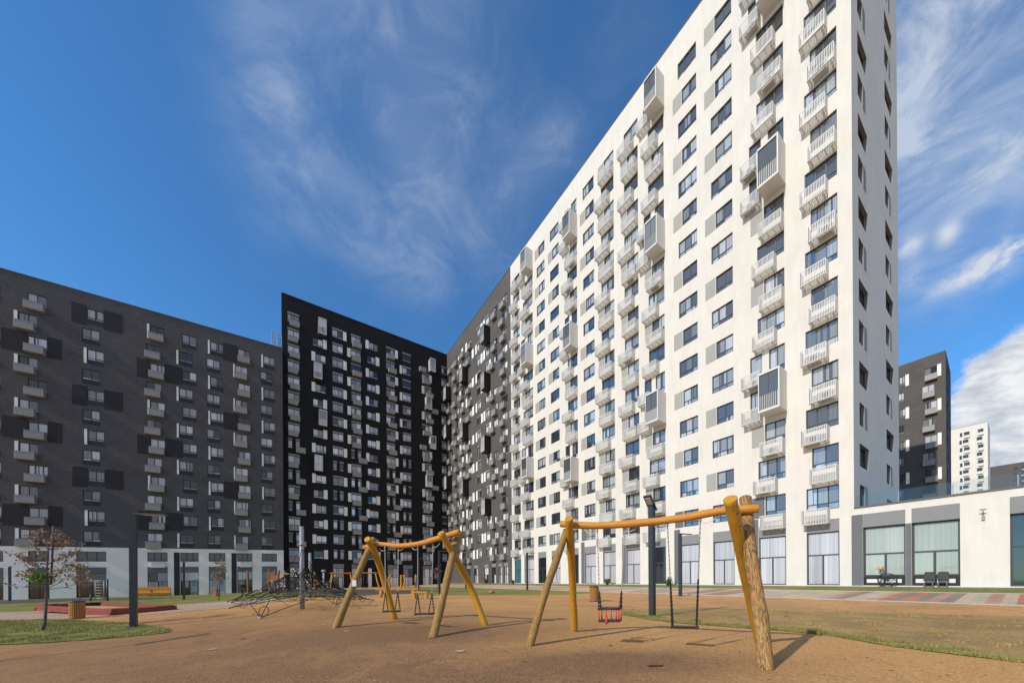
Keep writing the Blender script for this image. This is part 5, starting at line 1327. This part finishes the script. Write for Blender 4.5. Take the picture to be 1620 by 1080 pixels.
def carved(x, yb, yt, label, seed, lean=.1):
    p = byh(x, yb, yt, 2.2); o = None; h = 2.2
    e = empty('carved_log_post', p, label, 'post', 'carved log posts'); rg = random.Random(seed)
    log('trunk_post', [p, p+Vector((lean*.4, 0, .7)), p+Vector((-lean*.5, 0, 1.4)), p+Vector((lean, 0, h))], .17, .14, 'wood_orange', e, seed, 10)
    m_ = MB()
    for i in range(5): m_.tube([p+Vector((.12, -.1, .5+i*.33)), p+Vector((.25, -.16, .5+i*.33))], .05, 6)
    m_.build('climbing_pegs', 'metal_mid', e)
carved(616, 930, 906, 'carved log post with pegs, leftmost of the four behind the swing seats', 41, .22)
carved(634.5, 930, 907.5, 'straight carved log post touching its crooked neighbour on its left side', 42, .0)
carved(640, 930, 907, 'crooked carved log post right of a straight one', 43, -.15)
carved(657.5, 930, 907.5, 'carved log post nearest the thin street lamp and small bench', 44, .06)
def beam_():
    a = G(595, 944); b = G(662, 944); z = a.z; ya = a.y; b = Vector((b.x, b.y, z)); pa, pb_ = a, b
    e = empty('balance_beam', (a+b)/2, 'long pale balance beam low over the ground behind the swing seats', 'balance beam')
    h = .52*a.y/27 if False else (944-932)/FPX*a.y
    log('beam', [a+Vector((0, 0, h)), (a+b)/2+Vector((0, 0, h)), b+Vector((0, 0, h))], .14, .13, 'wood_worn', e, 50, 10)
    for t in (.12, .88): m_ = MB(); c = a+(b-a)*t; m_.tube([c-Vector((0, 0, .1)), c+Vector((0, 0, h-.02))], .13, 10); m_.build('leg', 'wood_orange', e)
beam_()
def small_bench():
    a = G(655.5, 946); b = G(674.5, 946); h = (946-935)/FPX*a.y; d = Vector((b.x-a.x, b.y-a.y, 0)); L_ = d.length; d.normalize(); n = Vector((-d.y, d.x, 0))
    e = empty('small_bench', (a+b)/2, 'small low wooden bench at the right end of the balance beam', 'bench')
    m_ = MB(); c = (a+b)/2; f = Frame(Vector((c.x, c.y)), Vector((d.x, d.y)), Vector((n.x, n.y)))
    m_.fbox(f, -L_/2-.1, L_/2+.1, -.2, .2, c.z+h-.09, c.z+h); m_.build('seat', 'wood_orange', e)
    for s in (-1, 1): m_ = MB(); m_.fbox(f, s*L_/2-.09, s*L_/2+.09, -.17, .17, c.z-.05, c.z+h-.09); m_.build('leg', 'wood_orange', e)
small_bench()
def playhouse():
    def P(x, y): return byh(x, 936, y, (936-y)*62/FPX)
    o = byh(440, 935, 899, 3.3); z = o.z; Y0 = o.y
    e = empty('play_tower', o, 'brown timber play tower with a plank cabin and a yellow bridge beam', 'play tower')
    X = lambda x, Y=None: ray(x, 920)[0]*(Y or Y0)
    zz = lambda y: ray(440, y)[1]*Y0
    for i, (x, yt, dy) in enumerate(((425.5, 900, 0), (434.5, 901, 1.6), (440.5, 901, 0), (449.5, 902, 1.6), (451, 905, .2))):
        log('post', [(X(x, Y0+dy)+.15, Y0+dy, z), (X(x, Y0+dy), Y0+dy, (z+zz(yt))/2), (X(x, Y0+dy)+.1, Y0+dy, zz(yt))], .14, .12, 'wood_brown', e, 60+i, 8)
    m_ = MB(); x0, x1 = X(425.5), X(441)
    for i in range(7):
        xa = x0+(x1-x0)*i/7; m_.box(xa+.01, xa+(x1-x0)/7-.01, Y0-.06, Y0-.02, zz(918), zz(909))
    m_.box(x0, x1, Y0-.08, Y0+1.7, zz(919), zz(918)); m_.build('cabin_wall', 'wood_brown', e)
    m_ = MB(); m_.tube([(x0-.1, Y0-.1, zz(907.5)), (x1+.2, Y0-.1, zz(907))], .07, 8); m_.tube([(x0-.1, Y0-.1, zz(918)), (x1+.2, Y0-.1, zz(917.5))], .07, 8); m_.build('rail', 'wood_brown', e)
    log('bridge_beam', [(X(450), Y0, zz(907)), (X(465), Y0, zz(907.8)), (X(480), Y0, zz(906.5))], .09, .09, 'wood_yellow', e, 70, 8)
    log('post', [(X(481), Y0, z), (X(481), Y0, zz(901))], .14, .12, 'wood_brown', e, 71, 8)
    m_ = MB()
    for y in (911, 917): m_.tube([(X(450), Y0, zz(y)), (X(465), Y0, zz(y+1.3)), (X(480), Y0, zz(y))], .025, 5)
    m_.build('rope_rail', 'rope', e)
playhouse()
def log_post(x, yb, yt, h, label, m_='wood_brown', r=.14):
    p = byh(x, yb, yt, h); o = log('log_post', [p, p+Vector((.04, 0, h/2)), p+Vector((0, 0, h))], r, r*.9, m_, None, int(x), 10)
    o.data.transform(Matrix.Translation(-p)); o.location = p; tag(o, label, 'post')
log_post(392, 936, 899, 3.3, 'tall slim brown log post by the walking person')
log_post(498, 925, 898, 3.2, 'short bright orange log post with a slide foot right of the thinner net mast', 'wood_orange', .2)
def slide():
    a = byh(500, 925, 905, 2.2); e = empty('log_ramp', a, 'sloping pale log ramp between the orange log post and round headed pole', 'ramp')
    log('ramp', [a+Vector((0, 0, 1.7)), a+Vector((.7, -.2, 1.0)), a+Vector((1.6, -.5, .1))], .16, .14, 'wood_worn', e, 77, 8)
slide()
c = G(777.5, 938); st = MB(); rg = random.Random(4)
st.lathe((0, 0, -.02), [(.22, 0), (.34, .08), (.33, .2), (.2, .32), (.05, .35)], 12); o = st.build('rock', 'stone'); o.location = c; tag(o, 'small reddish rock lying on the lawn right of the two seat swing set', 'rock')

# ------------------------------------------------------------------ trees and shrubs
def tree(p, h, crown, label, seed, leafm='leaf_brown', nleaf=900, stake=False, lean=.1, tuft=None, leaf=.05):
    e = empty('young_tree', p, label, 'tree', 'young trees with reddish leaves'); rg = random.Random(seed); b = Vector(p)
    t = MB(); pts = [b-Vector((0, 0, .05)), b+Vector((lean*.9, 0, h*.08)), b+Vector((lean*1.3, 0, h*.25)), b+Vector((lean*1.6, 0, h*.55)), b+Vector((lean*2, 0, h*.8)), b+Vector((lean*2.1, 0, h*.98))]
    r0 = h*.0115; t.tube(pts, [r0*1.4, r0, r0*.85, r0*.6, r0*.35, r0*.12], 8); t.build('trunk', 'bark', e)
    br = MB(); tips = []
    for i in range(26):
        f = rg.uniform(.40, .93); base = b+Vector((lean*(1.4+f*.7), 0, h*f)); th = rg.uniform(0, 6.283); ln = crown*(1.15-f*.75)*rg.uniform(.6, 1.1)
        d = Vector((math.cos(th), math.sin(th), rg.uniform(.05, .7))); q = base; r = r0*.3; path = [q]
        for s in range(5):
            d = (d+Vector((rg.uniform(-.3, .3), rg.uniform(-.3, .3), rg.uniform(-.15, .3)))).normalized(); q = q+d*ln/5; path.append(q)
            if s > 0: tips.append((q, d))
            if s > 1 and rg.random() < .8:
                d2 = (d+Vector((rg.uniform(-.9, .9), rg.uniform(-.9, .9), rg.uniform(-.2, .5)))).normalized(); q2 = q+d2*ln*.3; br.tube([q, q2], [r*.4, r*.15], 4); tips += [(q2, d2), ((q+q2)/2, d2)]
        br.tube(path, [r*(1-.17*k) for k in range(6)], 5)
    br.build('branches', 'bark', e)
    lf = MB()
    for i in range(nleaf):
        q, d = rg.choice(tips); c = q+Vector((rg.gauss(0, .055), rg.gauss(0, .055), rg.gauss(0, .05)))*(h/3.5)
        s = leaf*rg.uniform(.5, 1.2); a = Vector((rg.gauss(0, 1), rg.gauss(0, 1), rg.gauss(0, 1))).normalized(); bb = a.orthogonal().normalized()
        lf.quad([c-a*s, c+bb*s*.45, c+a*s, c-bb*s*.45])
    lf.build('crown', leafm, e)
    if tuft:
        g = MB(); c0 = b+Vector(tuft)
        for i in range(260):
            c = c0+Vector((rg.gauss(0, .16), rg.gauss(0, .16), rg.gauss(0, .13))); s = .06*rg.uniform(.5, 1.2); a = Vector((rg.gauss(0, 1), rg.gauss(0, 1), rg.gauss(0, 1))).normalized(); bb = a.orthogonal().normalized()
            g.quad([c-a*s, c+bb*s*.5, c+a*s, c-bb*s*.5])
        g.build('foliage', 'leaf_green', e)
    if stake:
        s_ = MB(); s_.tube([b+Vector((lean*1.8, .1, h*.45)), b+Vector((lean*2.6, .1, h*1.02))], h*.008, 6); s_.build('stake', 'bark', e)
tp = byh(66, 1001, 838, 3.8)
tree(tp, 3.8, 1.35, 'young tree with sparse reddish leaves and one green tuft, on the grass island', 11, nleaf=1250, stake=True, lean=.12, tuft=(-.05, 0, 1.95), leaf=.055)
tree(byh(124, 948, 879, 3.8), 3.8, .9, 'thin young tree with reddish leaves beside the ladder bars', 12, nleaf=700, leaf=.07)
tree(byh(345, 940, 876, 3.8), 3.8, .95, 'thin reddish tree standing behind the small distant litter bin', 13, nleaf=600, leaf=.07)
tree(byh(690, 934, 892, 3.0), 3.0, .7, 'small bare reddish tree against the black block, beside a street lamp', 14, nleaf=400, leaf=.09)
def shrub(x, yb, yt, label, seed):
    q = FW.px(x, 925); p = FW.pt(q[0], 1.0, 0); z = terr(p.x, p.y); h = (yb-yt)/FPX*p.y; rg = random.Random(seed)
    e = empty('shrub', (p.x, p.y, z), label, 'shrub', 'small shrubs along the white block'); b = Vector((p.x, p.y, z))
    st = MB(); lf = MB()
    for i in range(14):
        th = rg.uniform(0, 6.28); d = Vector((math.cos(th)*.45, math.sin(th)*.45, 1)).normalized(); L_ = h*rg.uniform(.6, 1.05); st.tube([b, b+d*L_*.5, b+d*L_+Vector((0, 0, -.02))], [.015, .01, .004], 4)
        for k in range(42):
            c = b+d*L_*rg.uniform(.2, 1)+Vector((rg.gauss(0, .07), rg.gauss(0, .07), rg.gauss(0, .06))); s = .075*rg.uniform(.5, 1.2); a = Vector((rg.gauss(0, 1), rg.gauss(0, 1), rg.gauss(0, 1))).normalized(); bb = a.orthogonal().normalized()
            lf.quad([c-a*s, c+bb*s*.5, c+a*s, c-bb*s*.5])
    st.build('stems', 'bark', e); lf.build('foliage', 'leaf_shrub', e)
shrub(1066, 925, 911, 'green shrub against the white block, right of its dark entrance', 1)
shrub(970, 924, 912, 'round green shrub against the white block, behind the slim litter bin', 2)
shrub(820, 922, 914, 'low shrub at the far left corner of the white block', 3)
shrub(776, 922, 912, 'broad low shrub at the foot of the black block', 4)

# ------------------------------------------------------------------ people
def person(p, h, rz, label, top, legs_, pose='walk', bag=False):
    e = D.objects.new('person', None)
    me = D.meshes.new('body'); s = h/1.75
    V = dict(pelvis=(0, 0, .95), waist=(0, 0, 1.08), chest=(0, .01, 1.30), neck=(0, .0, 1.48), head0=(0, -.02, 1.56), head1=(0, -.03, 1.66), head2=(0, -.02, 1.73),
             hl=(.09, 0, .90), kl=(.10, -.16, .50), al=(.10, .0, .10), tl=(.10, -.14, .04), hr=(-.09, 0, .90), kr=(-.10, .06, .50), ar=(-.10, .28, .14), tr=(-.10, .2, .04),
             sl=(.19, 0, 1.40), el=(.27, .08, 1.14), wl=(.26, -.06, .92), fl=(.25, -.10, .83), sr=(-.19, 0, 1.40), er=(-.27, -.05, 1.14), wr=(-.26, -.2, .96), fr=(-.25, -.25, .88))
    RD = dict(pelvis=.15, waist=.13, chest=.165, neck=.06, head0=.085, head1=.10, head2=.07, hl=.09, kl=.06, al=.045, tl=.04, hr=.09, kr=.06, ar=.045, tr=.04, sl=.075, el=.05, wl=.035, fl=.03, sr=.075, er=.05, wr=.035, fr=.03)
    E = [('pelvis', 'waist'), ('waist', 'chest'), ('chest', 'neck'), ('neck', 'head0'), ('head0', 'head1'), ('head1', 'head2'), ('pelvis', 'hl'), ('hl', 'kl'), ('kl', 'al'), ('al', 'tl'), ('pelvis', 'hr'), ('hr', 'kr'), ('kr', 'ar'), ('ar', 'tr'),
         ('chest', 'sl'), ('sl', 'el'), ('el', 'wl'), ('wl', 'fl'), ('chest', 'sr'), ('sr', 'er'), ('er', 'wr'), ('wr', 'fr')]
    names = list(V); me.from_pydata([V[n] for n in names], [(names.index(a), names.index(b)) for a, b in E], [])
    for mm in (top, legs_, 'skin'): me.materials.append(M[mm])
    o = D.objects.new('person', me); COL.objects.link(o)
    sk = o.modifiers.new('skin', 'SKIN'); sk.use_smooth_shade = True
    for i, n in enumerate(names): me.skin_vertices[0].data[i].radius = (RD[n], RD[n]*.85)
    me.skin_vertices[0].data[0].use_root = True
    su_ = o.modifiers.new('sub', 'SUBSURF'); su_.levels = 2; su_.render_levels = 2
    # bake the skinned surface so that legs, top and face can be coloured
    dg = bpy.context.evaluated_depsgraph_get(); ev = o.evaluated_get(dg); nm = D.meshes.new_from_object(ev); o.modifiers.clear(); o.data = nm
    nm.materials.clear()
    for mm in (top, legs_, 'skin'): nm.materials.append(M[mm])
    for f in nm.polygons:
        c = f.center; f.use_smooth = True
        f.material_index = 1 if c.z < .96 and abs(c.x) < .2 else (2 if c.z > 1.50 or (c.z < .93 and abs(c.x) > .2) else 0)
    o.location = p; o.scale = (s, s, s); o.rotation_euler.z = rz; tag(o, label, 'person')
    hm = MB(); hm.lathe((0, .02, 1.62), [(.10, 0), (.112, .05), (.10, .11), (.04, .145)], 12); h_ = hm.build('hair', 'hair'); h_.parent = o
    sh = MB()
    for x, y in ((.10, -.06), (-.10, .26)): sh.box(x-.045, x+.045, y-.13, y+.10, .0, .09)
    q = sh.build('shoes', 'cloth_black'); q.parent = o
    if bag:
        b_ = MB(); b_.hexa([(-.15, .12, 1.02), (.15, .12, 1.02), (.13, .30, 1.05), (-.13, .30, 1.05), (-.14, .12, 1.42), (.14, .12, 1.42), (.1, .24, 1.40), (-.1, .24, 1.40)]); q = b_.build('backpack', 'cloth_black'); q.parent = o
    return o
person(byh(383, 937, 917.5, 1.75), 1.75, R(-20), 'person in black clothes with a backpack walking past the grey block', 'cloth_black', 'cloth_black', bag=True)
person(byh(517.5, 934, 917, 1.35), 1.35, R(70), 'child in a yellow top and blue trousers beyond the rope nets', 'cloth_yellow', 'cloth_blue')
